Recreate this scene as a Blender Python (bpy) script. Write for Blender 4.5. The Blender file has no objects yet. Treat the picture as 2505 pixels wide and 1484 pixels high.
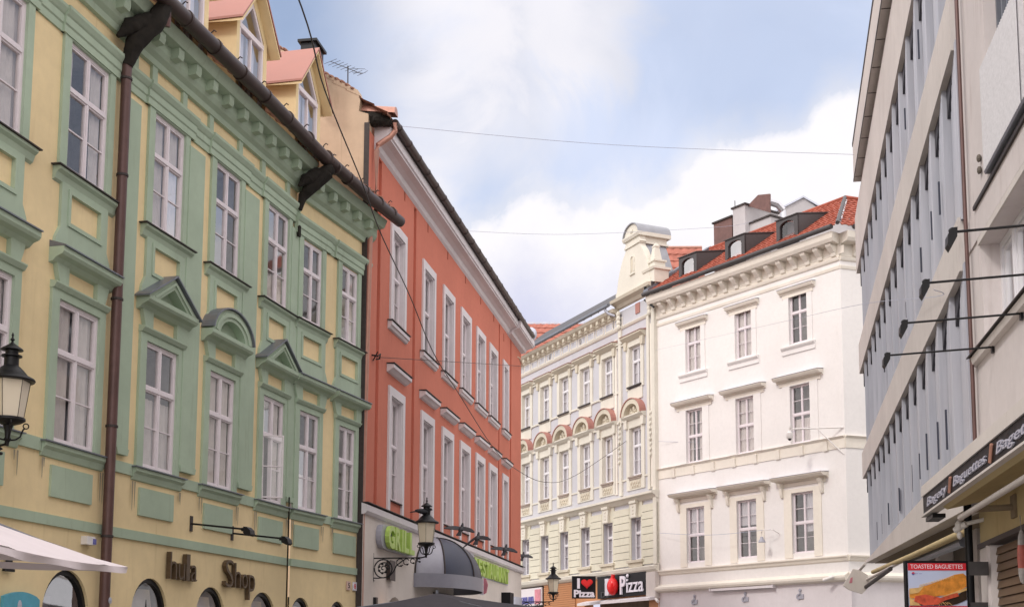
import bpy, bmesh, math, random
from mathutils import Matrix, Vector, noise
R_=math.radians
random.seed(7)
S=bpy.context.scene
C=S.collection
# ------------------------------------------------------------------ camera
F_=3100.0; CX=1340.0; CY=1227.0; PITCH=math.atan(378/3100); EYE=1.6
cam=bpy.data.cameras.new('camera'); co=bpy.data.objects.new('camera',cam); C.objects.link(co)
co.location=(0,0,EYE); co.rotation_euler=(math.pi/2+PITCH,0,0)
cam.sensor_width=36; cam.lens=F_/2505*36
cam.shift_x=(1252.5-CX)/2505; cam.shift_y=(CY-742)/2505
cam.clip_end=2000; cam.clip_start=0.1
S.camera=co
S.render.resolution_x=1024; S.render.resolution_y=606
S.view_settings.view_transform='Standard'; S.view_settings.look='None'
S.view_settings.exposure=0.10; S.view_settings.gamma=1.0
# ------------------------------------------------------------------ sun + sky
SUN_EL=42; SUN_V=Vector((-0.76,-0.65,0)).normalized()   # horizontal direction towards the sun
sd=Vector((SUN_V.x*math.cos(R_(SUN_EL)),SUN_V.y*math.cos(R_(SUN_EL)),math.sin(R_(SUN_EL))))
sl=bpy.data.lights.new('sun','SUN'); sl.energy=1.2; sl.angle=R_(9); sl.color=(1,0.95,0.88)
so=bpy.data.objects.new('sun',sl); C.objects.link(so); so.location=(0,-20,60)
so.rotation_euler=(-sd).to_track_quat('-Z','Y').to_euler()
W=bpy.data.worlds.new('World'); S.world=W; W.use_nodes=True
nt=W.node_tree; nt.nodes.clear()
class NG:
    def __init__(s,t): s.t=t
    def n(s,ty,**k):
        x=s.t.nodes.new(ty)
        for a,b in k.items():
            if a=='inp':
                for i,v in b.items():
                    if isinstance(v,bpy.types.NodeSocket): s.t.links.new(v,x.inputs[i])
                    else: x.inputs[i].default_value=v
            else: setattr(x,a,b)
        return x
    def m(s,op,a,b=0.0,c=0.0,clamp=False):
        x=s.n('ShaderNodeMath',operation=op,use_clamp=clamp,inp={0:a,1:b,2:c}); return x.outputs[0]
    def noise(s,vec,scale,detail=4,rough=.55,dist=0.0):
        x=s.n('ShaderNodeTexNoise',inp={'Vector':vec,'Scale':scale,'Detail':detail,'Roughness':rough,'Distortion':dist}); return x.outputs[0]
    def mix(s,f,a,b):
        x=s.n('ShaderNodeMix',data_type='RGBA'); 
        for i,v in ((0,f),(6,a),(7,b)):
            if isinstance(v,bpy.types.NodeSocket): s.t.links.new(v,x.inputs[i])
            else: x.inputs[i].default_value=v if i==0 else (tuple(v)+(1,))[:4]
        return x.outputs[2]
    def ss(s,x,a,b,o0=0.0,o1=1.0):
        y=s.n('ShaderNodeMapRange',interpolation_type='SMOOTHSTEP',inp={0:x,1:a,2:b,3:o0,4:o1}); return y.outputs[0]
    def link(s,a,b): s.t.links.new(a,b)
def pxdir(px,py):
    x=(px-CX)/F_; up=(CY-py)/F_; cp,sp=math.cos(PITCH),math.sin(PITCH)
    v=Vector((x,cp-up*sp,sp+up*cp)).normalized(); return v
g=NG(nt)
out=g.n('ShaderNodeOutputWorld')
tc=g.n('ShaderNodeTexCoord').outputs['Generated']
sep=g.n('ShaderNodeSeparateXYZ',inp={0:tc}); sx,sy,sz=sep.outputs
az=g.m('ARCTAN2',sx,sy); el=g.m('ARCSINE',sz)
nis=g.n('ShaderNodeTexSky',sky_type='NISHITA',sun_disc=False,sun_elevation=R_(SUN_EL),sun_rotation=math.atan2(SUN_V.x,SUN_V.y))
nis.air_density=1.0; nis.dust_density=0.6; nis.ozone_density=1.6
bsky=g.n('ShaderNodeBackground',inp={0:nis.outputs[0],1:0.15})
n1=g.noise(tc,7.5,7,.58,.4); n4=g.noise(tc,5.0,5,.52,.3); n2=g.noise(tc,26.0,6,.6,.2); n3=g.noise(tc,3.0,3,.5)
# upper edge of the big cumulus bank: elevation as a curve of azimuth
pts=[(-600,420),(600,640),(900,560),(1010,440),(1060,395),(1110,470),(1190,500),(1290,435),(1400,470),(1520,425),(1640,350),(1720,290),(1850,290),(1960,265),(2010,200),(2120,185),(2400,150),(3200,200)]
fc=g.n('ShaderNodeFloatCurve'); cu=fc.mapping.curves[0]
A0,A1=-0.75,0.75
def cxy(p):
    v=pxdir(*p); return ((math.atan2(v.x,v.y)-A0)/(A1-A0), math.asin(v.z))
pl=sorted(cxy(p) for p in pts)
while len(cu.points)<len(pl): cu.points.new(0.5,0.5)
for q,p in zip(cu.points,pl): q.location=p; q.handle_type='AUTO'
fc.mapping.update()
t=g.m('DIVIDE',g.m('SUBTRACT',az,A0),A1-A0,clamp=True); g.link(t,fc.inputs[1])
edge=g.m('ADD',fc.outputs[0],g.m('ADD',g.m('MULTIPLY',g.m('SUBTRACT',n2,.5),.035),g.m('MULTIPLY',g.m('SUBTRACT',n1,.5),.11)))
bank=g.ss(g.m('SUBTRACT',edge,el),-0.012,0.030)
# depth below the edge greys the bank towards lavender
dep=g.m('SUBTRACT',edge,el)
def blob(px,py,r0,r1):
    v=pxdir(px,py); d=g.n('ShaderNodeVectorMath',operation='DOT_PRODUCT',inp={0:tc,1:tuple(v)}).outputs['Value']
    a=g.m('ADD',d,g.m('MULTIPLY',g.m('SUBTRACT',n1,.5),.02))
    return g.ss(a,math.cos(r1),math.cos(r0))
veil=g.m('ADD',g.m('MULTIPLY',g.ss(n4,.36,.64),.34),.56)
veil=g.m('MAXIMUM',veil,g.m('MULTIPLY',blob(1050,110,.03,.15),.93))
veil=g.m('MAXIMUM',veil,g.m('MULTIPLY',blob(1300,40,.03,.10),.8))
veil=g.m('MULTIPLY',veil,g.m('SUBTRACT',1.0,g.m('MULTIPLY',blob(700,110,.0,.12),.50)))
veil=g.m('MULTIPLY',veil,g.m('SUBTRACT',1.0,g.m('MULTIPLY',blob(1830,60,.0,.13),.25)))
# out of view the cover is thicker, with brightness added to fill shaded facades
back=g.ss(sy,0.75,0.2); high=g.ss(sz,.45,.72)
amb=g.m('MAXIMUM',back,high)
cov=g.m('MAXIMUM',veil,bank); cov=g.m('MAXIMUM',cov,g.m('MULTIPLY',amb,g.m('ADD',.72,g.m('MULTIPLY',n3,.3))),clamp=True)
ul=g.m('MULTIPLY',g.m('MAXIMUM',blob(1080,90,.02,.14),blob(1330,20,.02,.09)),g.ss(n4,.30,.52)); vcol=g.mix(ul,(0.71,0.775,0.96),(0.93,0.905,0.94)); wcol=g.mix(bank,vcol,(0.96,0.935,0.96))
gray=g.m('MULTIPLY',g.ss(dep,.03,.12),g.ss(az,.16,-.01)); gray=g.m('MULTIPLY',gray,g.ss(az,-.30,-.1))
wcol=g.mix(g.m('MULTIPLY',gray,.85),wcol,(0.60,0.62,0.82))
pf=g.ss(n2,.35,.65); wcol=g.mix(g.m('MULTIPLY',pf,.10),wcol,(0.74,0.75,0.86))
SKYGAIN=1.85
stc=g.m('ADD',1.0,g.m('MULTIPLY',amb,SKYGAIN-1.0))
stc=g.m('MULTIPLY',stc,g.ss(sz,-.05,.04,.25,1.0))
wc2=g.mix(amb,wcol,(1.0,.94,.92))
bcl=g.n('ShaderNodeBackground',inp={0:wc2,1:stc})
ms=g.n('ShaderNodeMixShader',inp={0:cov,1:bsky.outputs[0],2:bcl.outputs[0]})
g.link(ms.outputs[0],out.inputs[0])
# ------------------------------------------------------------------ materials
def mat(name):
    m=bpy.data.materials.new(name); m.use_nodes=True; m.node_tree.nodes.clear()
    gg=NG(m.node_tree); o=gg.n('ShaderNodeOutputMaterial'); return m,gg,o
def princ(gg,o,col,rough=.8,metal=0.0,normal=None,spec=.35,**k):
    p=gg.n('ShaderNodeBsdfPrincipled',inp={'Roughness':rough,'Metallic':metal,'Specular IOR Level':spec})
    if isinstance(col,bpy.types.NodeSocket): gg.link(col,p.inputs['Base Color'])
    else: p.inputs['Base Color'].default_value=(*col,1)
    if normal is not None: gg.link(normal,p.inputs['Normal'])
    gg.link(p.outputs[0],o.inputs[0]); return p
def mulc(c,f): return tuple(x*f for x in c)
def stucco(name,col,stain=(.5,.46,.4),var=.10,streak=.22,bump=.25,scale=1.0,rough=.9):
    m,gg,o=mat(name); v=gg.n('ShaderNodeTexCoord').outputs['Object']
    a=gg.noise(v,.45*scale,5,.6); b=gg.noise(v,6*scale,6,.65)
    mp=gg.n('ShaderNodeMapping',inp={0:v,3:(3.2*scale,3.2*scale,.35*scale)}).outputs[0]
    st=gg.noise(mp,1.6,5,.65,.4)
    c=gg.mix(gg.ss(a,.3,.7),mulc(col,1-var),mulc(col,1+var))
    c=gg.mix(gg.m('MULTIPLY',gg.ss(b,.35,.75),.25),c,mulc(col,.82))
    c=gg.mix(gg.m('MULTIPLY',gg.ss(st,.55,.8),streak),c,tuple(x*y*1.3 for x,y in zip(col,stain)))
    fine=gg.noise(v,90*scale,3,.6)
    mp2=gg.n('ShaderNodeMapping',inp={0:v,3:(5*scale,5*scale,.45*scale)}).outputs[0]; st2=gg.noise(mp2,1.7,5,.65,.5); c=gg.mix(gg.m('MULTIPLY',gg.ss(st2,.60,.78),streak*.8),c,tuple(x*y*1.1 for x,y in zip(col,stain)))
    bp=gg.n('ShaderNodeBump',inp={'Strength':bump,'Distance':.006,'Height':gg.m('ADD',fine,gg.m('MULTIPLY',b,2.0))})
    princ(gg,o,c,rough,normal=bp.outputs[0],spec=.2); return m
def plain(name,col,rough=.5,metal=0.0,var=.08,scale=8,spec=.4,bump=0.0):
    m,gg,o=mat(name); v=gg.n('ShaderNodeTexCoord').outputs['Object']
    a=gg.noise(v,scale,5,.6); c=gg.mix(a,mulc(col,1-var*2),mulc(col,1+var*2))
    r=gg.m('ADD',rough-.08,gg.m('MULTIPLY',a,.16)); nrm=None
    if bump: nrm=gg.n('ShaderNodeBump',inp={'Strength':bump,'Distance':.01,'Height':a}).outputs[0]
    p=princ(gg,o,c,.5,metal,spec=spec,normal=nrm); gg.link(r,p.inputs['Roughness']); return m
M={}
M['yellow']=stucco('yellow_stucco',(.80,.65,.385),streak=.34)
M['green']=stucco('green_stucco',(.405,.50,.385),streak=.42)
M['red']=stucco('red_stucco',(.58,.195,.135),streak=.42,var=.05)
M['whitetrim']=stucco('white_trim_stucco',(.70,.66,.68),streak=.2,var=.04)
M['beige']=stucco('beige_stucco',(.71,.65,.60),streak=.3)
M['firewall']=stucco('firewall_stucco',(.60,.46,.33),stain=(.3,.28,.26),var=.16,streak=.45,bump=.5)
M['cream']=stucco('cream_stucco',(.70,.67,.59),streak=.25,var=.06)
M['creamgreen']=stucco('greenish_cream_stucco',(.67,.645,.53),streak=.3,var=.06)
M['creamdark']=stucco('weathered_cream_stucco',(.60,.55,.45),streak=.4,var=.1)
M['lavender']=stucco('grey_panel_stucco',(.54,.54,.575),streak=.2,var=.05)
M['white']=stucco('white_stucco',(.81,.785,.77),streak=.10,var=.03)
M['whitecream']=stucco('warm_white_stucco',(.80,.75,.67),streak=.15,var=.04)
M['concrete']=stucco('concrete_band',(.61,.565,.535),stain=(.5,.45,.42),streak=.4,var=.07)
M['pinkwall']=stucco('pinkish_render',(.62,.57,.56),stain=(.45,.4,.38),streak=.5,var=.07)
M['ochre']=stucco('ochre_fascia',(.50,.40,.22),streak=.45,var=.12)
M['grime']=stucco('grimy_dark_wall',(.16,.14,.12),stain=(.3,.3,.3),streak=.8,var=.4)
M['sillbrown']=stucco('taupe_sill',(.36,.30,.26))
M['stain']=stucco('rain_stain',(.30,.27,.20))
M['greywall']=stucco('grey_gable_wall',(.50,.48,.49))
M['frame']=plain('white_window_paint',(.76,.70,.73),.45,var=.05)
M['pvc']=plain('white_plastic_frame',(.74,.73,.76),.35,var=.03)
M['brown']=plain('brown_gutter_metal',(.062,.042,.038),.45,.3,var=.25,scale=3)
M['pipe']=plain('brown_downpipe',(.115,.062,.056),.4,.2,var=.2,scale=4)
M['copper']=plain('pinkish_copper',(.48,.25,.19),.45,.3,var=.12,scale=4)
M['sheet']=plain('grey_sheet_metal',(.20,.215,.25),.45,.5,var=.15,scale=5)
M['sheetlight']=plain('light_sheet_metal',(.52,.54,.62),.4,.4,var=.12,scale=3)
M['sheetmid']=plain('weathered_zinc',(.30,.31,.34),.55,.2,var=.15,scale=3)
M['black']=plain('black_iron',(.012,.012,.014),.45,.3,var=.3)
M['soot_black']=plain('soot_black',(.018,.015,.012),.95,0,var=.5,scale=9,bump=.6)
M['rust']=plain('dark_metal_edge',(.05,.04,.038),.6,.2,var=.3)
M['darkgrey']=plain('dark_grey_cladding',(.075,.07,.072),.55,.2,var=.15)
M['dormerroof']=plain('salmon_sheet_roof',(.41,.19,.155),.55,.05,var=.05,scale=2)
M['orange']=plain('orange_cladding',(.50,.22,.085),.5,var=.08)
M['signblack']=plain('black_sign',(.010,.010,.012),.5,var=.2,spec=.2)
M['red_gloss']=plain('red_gloss',(.72,.02,.022),.2,var=.05)
M['signwhite']=plain('white_letters',(.78,.76,.84),.3,var=.03)
M['slotblue']=plain('dark_blue_slot',(.045,.05,.075),.5)
M['perf']=plain('grey_white_screen',(.56,.55,.57),.6,var=.12,scale=20)
M['ornred']=plain('dull_red_paint',(.26,.065,.05),.6,var=.3,scale=20)
M['ornsilver']=plain('dull_silver_paint',(.27,.25,.24),.6,var=.3,scale=20)
M['rimgrey']=plain('canopy_rim_grey',(.27,.27,.32),.4,var=.06)
M['signgrey']=plain('grey_letters',(.42,.42,.50),.4,var=.1)
M['lime']=plain('lime_letters',(.42,.60,.13),.4,var=.08)
M['bronze']=plain('bronze_letters',(.11,.075,.045),.45,.3,var=.3,scale=12)
M['greyplastic']=plain('grey_plastic',(.36,.36,.42),.35,var=.05)
M['canopy']=plain('smoked_canopy',(.045,.052,.085),.5,.0,var=.15,scale=2)
M['fabricwhite']=plain('white_fabric',(.66,.60,.62),.95,var=.05,scale=3,spec=.1)
M['fabricdark']=plain('dark_grey_fabric',(.075,.07,.08),.9,var=.12,scale=6,spec=.1)
M['bluepaint']=plain('turquoise_board',(.10,.38,.50),.5,var=.12)
M['curtain']=plain('curtain_fabric',(.68,.63,.61),.95,var=.1,scale=5,spec=.05)
M['blind']=plain('blind',(.62,.60,.64),.8,var=.05)
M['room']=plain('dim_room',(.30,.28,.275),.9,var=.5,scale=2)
M['gapshade']=plain('painted_gap_shade',(.075,.075,.09),.9,var=.3)
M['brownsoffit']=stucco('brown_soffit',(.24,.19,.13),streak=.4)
M['poster']=plain('poster_pale',(.50,.56,.75),.4,var=.03)
M['signred']=plain('poster_red',(.62,.03,.045),.4,var=.05)
M['bread']=plain('bread_crust',(.62,.24,.035),.6,var=.4,scale=14,bump=.4)
M['breadlight']=plain('bread_light',(.66,.42,.17),.7,var=.3,scale=12)
M['ham']=plain('ham_slice',(.55,.09,.045),.5,var=.45,scale=16)
M['lettuce']=plain('dark_filling',(.035,.02,.012),.5,var=.5,scale=14)
M['blueink']=plain('blue_letters',(.14,.14,.40),.5,var=.1)
M['pinkink']=plain('pink_panel',(.60,.22,.27),.5,var=.25,scale=5)
M['feather']=plain('pigeon_feathers',(.022,.022,.028),.6,var=.4,scale=30)
M['plaque']=plain('enamel_plaque',(.60,.42,.36),.5,var=.06)
M['wire']=plain('cable',(.045,.035,.032),.6,var=.1)
M['wirelight']=plain('pale_hose',(.60,.45,.33),.6,var=.1)
M['faintwire']=plain('thin_grey_wire',(.42,.44,.54),.6,var=.1)
M['silver']=plain('silver',(.55,.55,.58),.3,.8,var=.1)
M['camwhite']=plain('white_camera_housing',(.75,.72,.70),.35,var=.03)
M['brick']=plain('brown_chimney_cladding',(.17,.095,.085),.7,.1,var=.25,scale=4)
def mk_glass():
    m,gg,o=mat('window_glass'); v=gg.n('ShaderNodeTexCoord').outputs['Object']
    bp=gg.n('ShaderNodeBump',inp={'Strength':.06,'Distance':.02,'Height':gg.noise(v,2.2,2,.5)}).outputs[0]
    fr=gg.n('ShaderNodeFresnel',inp={'IOR':1.55,'Normal':bp}).outputs[0]
    fac=gg.m('MINIMUM',gg.m('MULTIPLY_ADD',fr,1.0,.03,clamp=True),.36)
    gl=gg.n('ShaderNodeBsdfGlossy',inp={'Color':(.92,.93,.95,1),'Roughness':.03,'Normal':bp})
    tr=gg.n('ShaderNodeBsdfTransparent',inp={'Color':(.93,.93,.92,1)})
    mx=gg.n('ShaderNodeMixShader',inp={0:fac,1:tr.outputs[0],2:gl.outputs[0]}); gg.link(mx.outputs[0],o.inputs[0]); return m
M['glass']=mk_glass()
def mk_lampglass():
    m,gg,o=mat('milky_lamp_glass')
    p=princ(gg,o,(.74,.66,.52),.35); return m
M['lampglass']=mk_lampglass()
def mk_tile(name,c1,c2):
    m,gg,o=mat(name); v=gg.n('ShaderNodeTexCoord').outputs['Object']
    a=gg.noise(v,1.2,5,.6); vv=gg.n('ShaderNodeTexVoronoi',inp={'Vector':v,'Scale':3.6}).outputs['Color']
    sp=gg.n('ShaderNodeSeparateColor',inp={0:vv}).outputs[0]
    c=gg.mix(a,c1,c2); c=gg.mix(gg.m('MULTIPLY',sp,.55),c,mulc(c1,.55)); princ(gg,o,c,.75,spec=.2); return m
M['tile']=mk_tile('red_clay_tiles',(.36,.095,.06),(.44,.135,.09))
M['tilepale']=mk_tile('faded_clay_tiles',(.42,.15,.11),(.47,.19,.145))
M['tileold']=mk_tile('old_brown_tiles',(.33,.17,.12),(.42,.25,.19))
def mk_flute():
    m,gg,o=mat('fluted_metal_cladding'); v=gg.n('ShaderNodeTexCoord').outputs['Object']
    mp=gg.n('ShaderNodeMapping',inp={0:v,3:(4,4,.25)}).outputs[0]
    a=gg.noise(mp,1.5,5,.6); b=gg.noise(v,.5,3,.5)
    c=gg.mix(gg.ss(a,.35,.7),(.46,.465,.515),(.36,.37,.42)); c=gg.mix(gg.m('MULTIPLY',gg.ss(b,.45,.7),.35),c,(.44,.42,.45))
    princ(gg,o,c,.5,.15,spec=.4); return m
M['flute']=mk_flute()
def mk_ground():
    m,gg,o=mat('stone_setts'); v=gg.n('ShaderNodeTexCoord').outputs['Object']
    br=gg.n('ShaderNodeTexBrick',inp={'Vector':v,'Scale':5.0,'Color1':(.28,.26,.24,1),'Color2':(.22,.21,.20,1),'Mortar':(.10,.09,.085,1)})
    a=gg.noise(v,.3,4,.6); c=gg.mix(gg.m('MULTIPLY',a,.5),br.outputs[0],(.30,.28,.26))
    bp=gg.n('ShaderNodeBump',inp={'Strength':.5,'Distance':.02,'Height':br.outputs[1]}); princ(gg,o,c,.8,normal=bp.outputs[0]); return m
M['ground']=mk_ground()
def mk_wood():
    m,gg,o=mat('brown_slatted_wood'); v=gg.n('ShaderNodeTexCoord').outputs['Object']
    mp=gg.n('ShaderNodeMapping',inp={0:v,3:(1,1,14)}).outputs[0]
    a=gg.noise(mp,1.5,5,.6,.3); c=gg.mix(a,(.085,.05,.028),(.20,.13,.075)); princ(gg,o,c,.6); return m
M['wood']=mk_wood()
# ------------------------------------------------------------------ frames and mesh builder
class Fr:
    """u along the facade (left to right as seen from the street), w outwards, z up"""
    def __init__(s,P,d):
        s.P=Vector((P[0],P[1],0)); l=math.hypot(*d); s.d=Vector((d[0]/l,d[1]/l,0)); s.n=Vector((s.d.y,-s.d.x,0))
        m=Matrix.Identity(4); m.col[0][:3]=s.d; m.col[1][:3]=-s.n; m.col[3][:3]=s.P; s.M=m
    def p(s,u,w,z): q=s.P+s.d*u+s.n*w; return Vector((q.x,q.y,z))
    def sub(s,u,w=0.0):
        q=s.p(u,w,0); return Fr((q.x,q.y),(s.d.x,s.d.y))
    def perp(s,u):
        q=s.p(u,0,0); return Fr((q.x,q.y),(s.n.x,s.n.y))
ID=Fr((0,0),(1,0))
WM={}
def root(name,fr,label,cat,group=None,z=0.0):
    o=bpy.data.objects.new(name,None); o.empty_display_size=.3; C.objects.link(o)
    m=fr.M.copy(); m[2][3]=z; o.matrix_world=m; WM[o]=m
    o['label']=label; o['category']=cat
    if group: o['group']=group
    return o
def tag(o,label,cat,group=None):
    o['label']=label; o['category']=cat
    if group: o['group']=group
    return o
class MB:
    def __init__(s): s.v=[]; s.f=[]; s.smooth=False
    def add(s,vs,fs):
        k=len(s.v); s.v+=[tuple(x) for x in vs]; s.f+=[tuple(i+k for i in f) for f in fs]; return s
    def box(s,u0,u1,w0,w1,z0,z1):
        return s.add([(u0,w0,z0),(u1,w0,z0),(u1,w1,z0),(u0,w1,z0),(u0,w0,z1),(u1,w0,z1),(u1,w1,z1),(u0,w1,z1)],
            [(0,1,2,3),(4,7,6,5),(0,4,5,1),(1,5,6,2),(2,6,7,3),(3,7,4,0)])
    def prism(s,poly,w0,w1):
        n=len(poly); vs=[(u,w0,z) for u,z in poly]+[(u,w1,z) for u,z in poly]
        return s.add(vs,[tuple(range(n)),tuple(range(2*n-1,n-1,-1))]+[(i,(i+1)%n,n+(i+1)%n,n+i) for i in range(n)])
    def sweep(s,prof,u0,u1,du0=0.0,du1=0.0):
        """profile of (w,z) swept along u; du = extra length per unit w (mitred returns)"""
        n=len(prof); vs=[(u0-du0*w,w,z) for w,z in prof]+[(u1+du1*w,w,z) for w,z in prof]
        return s.add(vs,[tuple(range(n)),tuple(range(2*n-1,n-1,-1))]+[(i,(i+1)%n,n+(i+1)%n,n+i) for i in range(n)])
    def band(s,inner,outer,w0,w1):
        n=len(inner); vs=[]
        for w in (w0,w1):
            vs+=[(u,w,z) for u,z in inner]+[(u,w,z) for u,z in outer]
        fs=[]
        for i in range(n-1):
            fs+=[(i,i+1,n+i+1,n+i),(2*n+i,3*n+i,3*n+i+1,2*n+i+1),(i,2*n+i,2*n+i+1,i+1),(n+i,n+i+1,3*n+i+1,3*n+i)]
        fs+=[(0,n,3*n,2*n),(n-1,3*n-1,4*n-1,2*n-1)]
        return s.add(vs,fs)
    def tube(s,path,r,seg=8,caps=True):
        P=[Vector(p) for p in path]; rs=r if isinstance(r,(list,tuple)) else [r]*len(P)
        vs=[];fs=[];ref=Vector((0,0,1))
        for i,p in enumerate(P):
            t=(P[min(i+1,len(P)-1)]-P[max(i-1,0)]).normalized()
            a=t.cross(ref)
            if a.length<.05: a=t.cross(Vector((1,0,0)))
            a.normalize(); b=t.cross(a)
            for k in range(seg):
                an=2*math.pi*k/seg; vs.append(p+(a*math.cos(an)+b*math.sin(an))*rs[i])
        for i in range(len(P)-1):
            for k in range(seg):
                fs.append((i*seg+k,i*seg+(k+1)%seg,(i+1)*seg+(k+1)%seg,(i+1)*seg+k))
        if caps: fs+=[tuple(range(seg))[::-1],tuple((len(P)-1)*seg+k for k in range(seg))]
        return s.add(vs,fs)
    def lathe(s,c,prof,seg=16,rot=0.0,sq=1.0):
        vs=[];fs=[]
        for r,z in prof:
            for k in range(seg):
                an=2*math.pi*k/seg+rot; vs.append((c[0]+r*math.cos(an),c[1]+r*math.sin(an)*sq,c[2]+z))
        for i in range(len(prof)-1):
            for k in range(seg): fs.append((i*seg+k,i*seg+(k+1)%seg,(i+1)*seg+(k+1)%seg,(i+1)*seg+k))
        fs+=[tuple(range(seg))[::-1],tuple((len(prof)-1)*seg+k for k in range(seg))]
        return s.add(vs,fs)
    def ell(s,c,r,seg=12,rings=7,rot=None):
        vs=[];fs=[]
        for i in range(rings+1):
            ph=math.pi*i/rings
            for k in range(seg):
                th=2*math.pi*k/seg; q=Vector((r[0]*math.sin(ph)*math.cos(th),r[1]*math.sin(ph)*math.sin(th),r[2]*math.cos(ph)))
                if rot is not None: q=rot@q
                vs.append((c[0]+q.x,c[1]+q.y,c[2]+q.z))
        for i in range(rings):
            for k in range(seg): fs.append((i*seg+k,i*seg+(k+1)%seg,(i+1)*seg+(k+1)%seg,(i+1)*seg+k))
        return s.add(vs,fs)
    def grid(s,fn,nu,nv):
        vs=[fn(i/nu,j/nv) for j in range(nv+1) for i in range(nu+1)]
        return s.add(vs,[(j*(nu+1)+i,j*(nu+1)+i+1,(j+1)*(nu+1)+i+1,(j+1)*(nu+1)+i) for j in range(nv) for i in range(nu)])
    def build(s,name,m,fr,parent=None,smooth=None,kind=None,z=0.0):
        me=bpy.data.meshes.new(name)
        me.from_pydata([(u,-w,zz-z) for u,w,zz in s.v],[],s.f)
        bm=bmesh.new(); bm.from_mesh(me); bmesh.ops.remove_doubles(bm,verts=bm.verts,dist=1e-5)
        bmesh.ops.recalc_face_normals(bm,faces=bm.faces); bm.to_mesh(me); bm.free()
        if smooth or s.smooth:
            for p in me.polygons: p.use_smooth=True
            try: me.set_sharp_from_angle(angle=R_(38))
            except Exception: pass
        me.materials.append(M[m] if isinstance(m,str) else m)
        o=bpy.data.objects.new(name,me); C.objects.link(o)
        mw=fr.M.copy(); mw[2][3]=z; WM[o]=mw
        if parent: o.parent=parent; o.matrix_local=WM[parent].inverted()@mw
        else: o.matrix_world=mw
        if kind: o['kind']=kind
        return o
def place(o,parent,mw):
    WM[o]=mw; o.parent=parent; o.matrix_local=WM[parent].inverted()@mw if parent else mw
def textmb(body,fr_u0,fr_u1,z0,z1,w,ext=.03,bold=0.0,shear=0.0):
    """writing as solid letters, fitted to a box of the facade"""
    cu=bpy.data.curves.new('writing','FONT'); cu.body=body; cu.size=1; cu.extrude=.5; cu.offset=bold; cu.shear=shear; cu.resolution_u=3
    o=bpy.data.objects.new('writing',cu); C.objects.link(o); dg=bpy.context.evaluated_depsgraph_get(); dg.update()
    me=bpy.data.meshes.new_from_object(o.evaluated_get(dg)); C.objects.unlink(o); bpy.data.objects.remove(o); bpy.data.curves.remove(cu)
    xs=[v.co.x for v in me.vertices]; ys=[v.co.y for v in me.vertices]
    x0,x1,y0,y1=min(xs),max(xs),min(ys),max(ys); mb=MB()
    mb.add([(fr_u0+(v.co.x-x0)/(x1-x0)*(fr_u1-fr_u0), w+(v.co.z+.5)*ext, z0+(v.co.y-y0)/(y1-y0)*(z1-z0)) for v in me.vertices],[tuple(p.vertices) for p in me.polygons])
    bpy.data.meshes.remove(me); return mb
def wall(mb,u0,u1,z0,z1,ops=(),depth=.25,w=0.0,arches=()):
    """sheet with rectangular openings (a,b,c,d) and arched ones (a,b,c,top); reveals go back by depth"""
    allo=[(a,b,c,d) for a,b,c,d in ops]+[(a,b,c,d) for a,b,c,d in arches]
    us=sorted({u0,u1}|{x for o in allo for x in o[:2] if u0<x<u1}); zs=sorted({z0,z1}|{x for o in allo for x in o[2:] if z0<x<z1})
    for i in range(len(us)-1):
        for j in range(len(zs)-1):
            cu=(us[i]+us[i+1])/2; cz=(zs[j]+zs[j+1])/2
            if any(o[0]<cu<o[1] and o[2]<cz<o[3] for o in allo): continue
            mb.add([(us[i],w,zs[j]),(us[i+1],w,zs[j]),(us[i+1],w,zs[j+1]),(us[i],w,zs[j+1])],[(0,1,2,3)])
    for a,b,c,d in ops:
        mb.add([(a,w,c),(b,w,c),(b,w,d),(a,w,d),(a,w-depth,c),(b,w-depth,c),(b,w-depth,d),(a,w-depth,d)],[(0,4,5,1),(1,5,6,2),(2,6,7,3),(3,7,4,0)])
    for a,b,c,d in arches:
        n=14; r=(b-a)/2; uc=(a+b)/2; sp=max(c,d-r*1.05); h=d-sp
        arc=[(uc-r*math.cos(math.pi*k/n),sp+h*math.sin(math.pi*k/n)) for k in range(n+1)]
        for k in range(n):
            (ua,za),(ub,zb)=arc[k],arc[k+1]
            mb.add([(ua,w,za),(ub,w,zb),(ub,w,d),(ua,w,d)],[(0,1,2,3)])
            mb.add([(ua,w,za),(ub,w,zb),(ub,w-depth,zb),(ua,w-depth,za)],[(0,1,2,3)])
        mb.add([(a,w,c),(a,w,sp),(a,w-depth,sp),(a,w-depth,c)],[(0,1,2,3)]); mb.add([(b,w,c),(b,w,sp),(b,w-depth,sp),(b,w-depth,c)],[(0,1,2,3)])
    return mb
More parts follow.
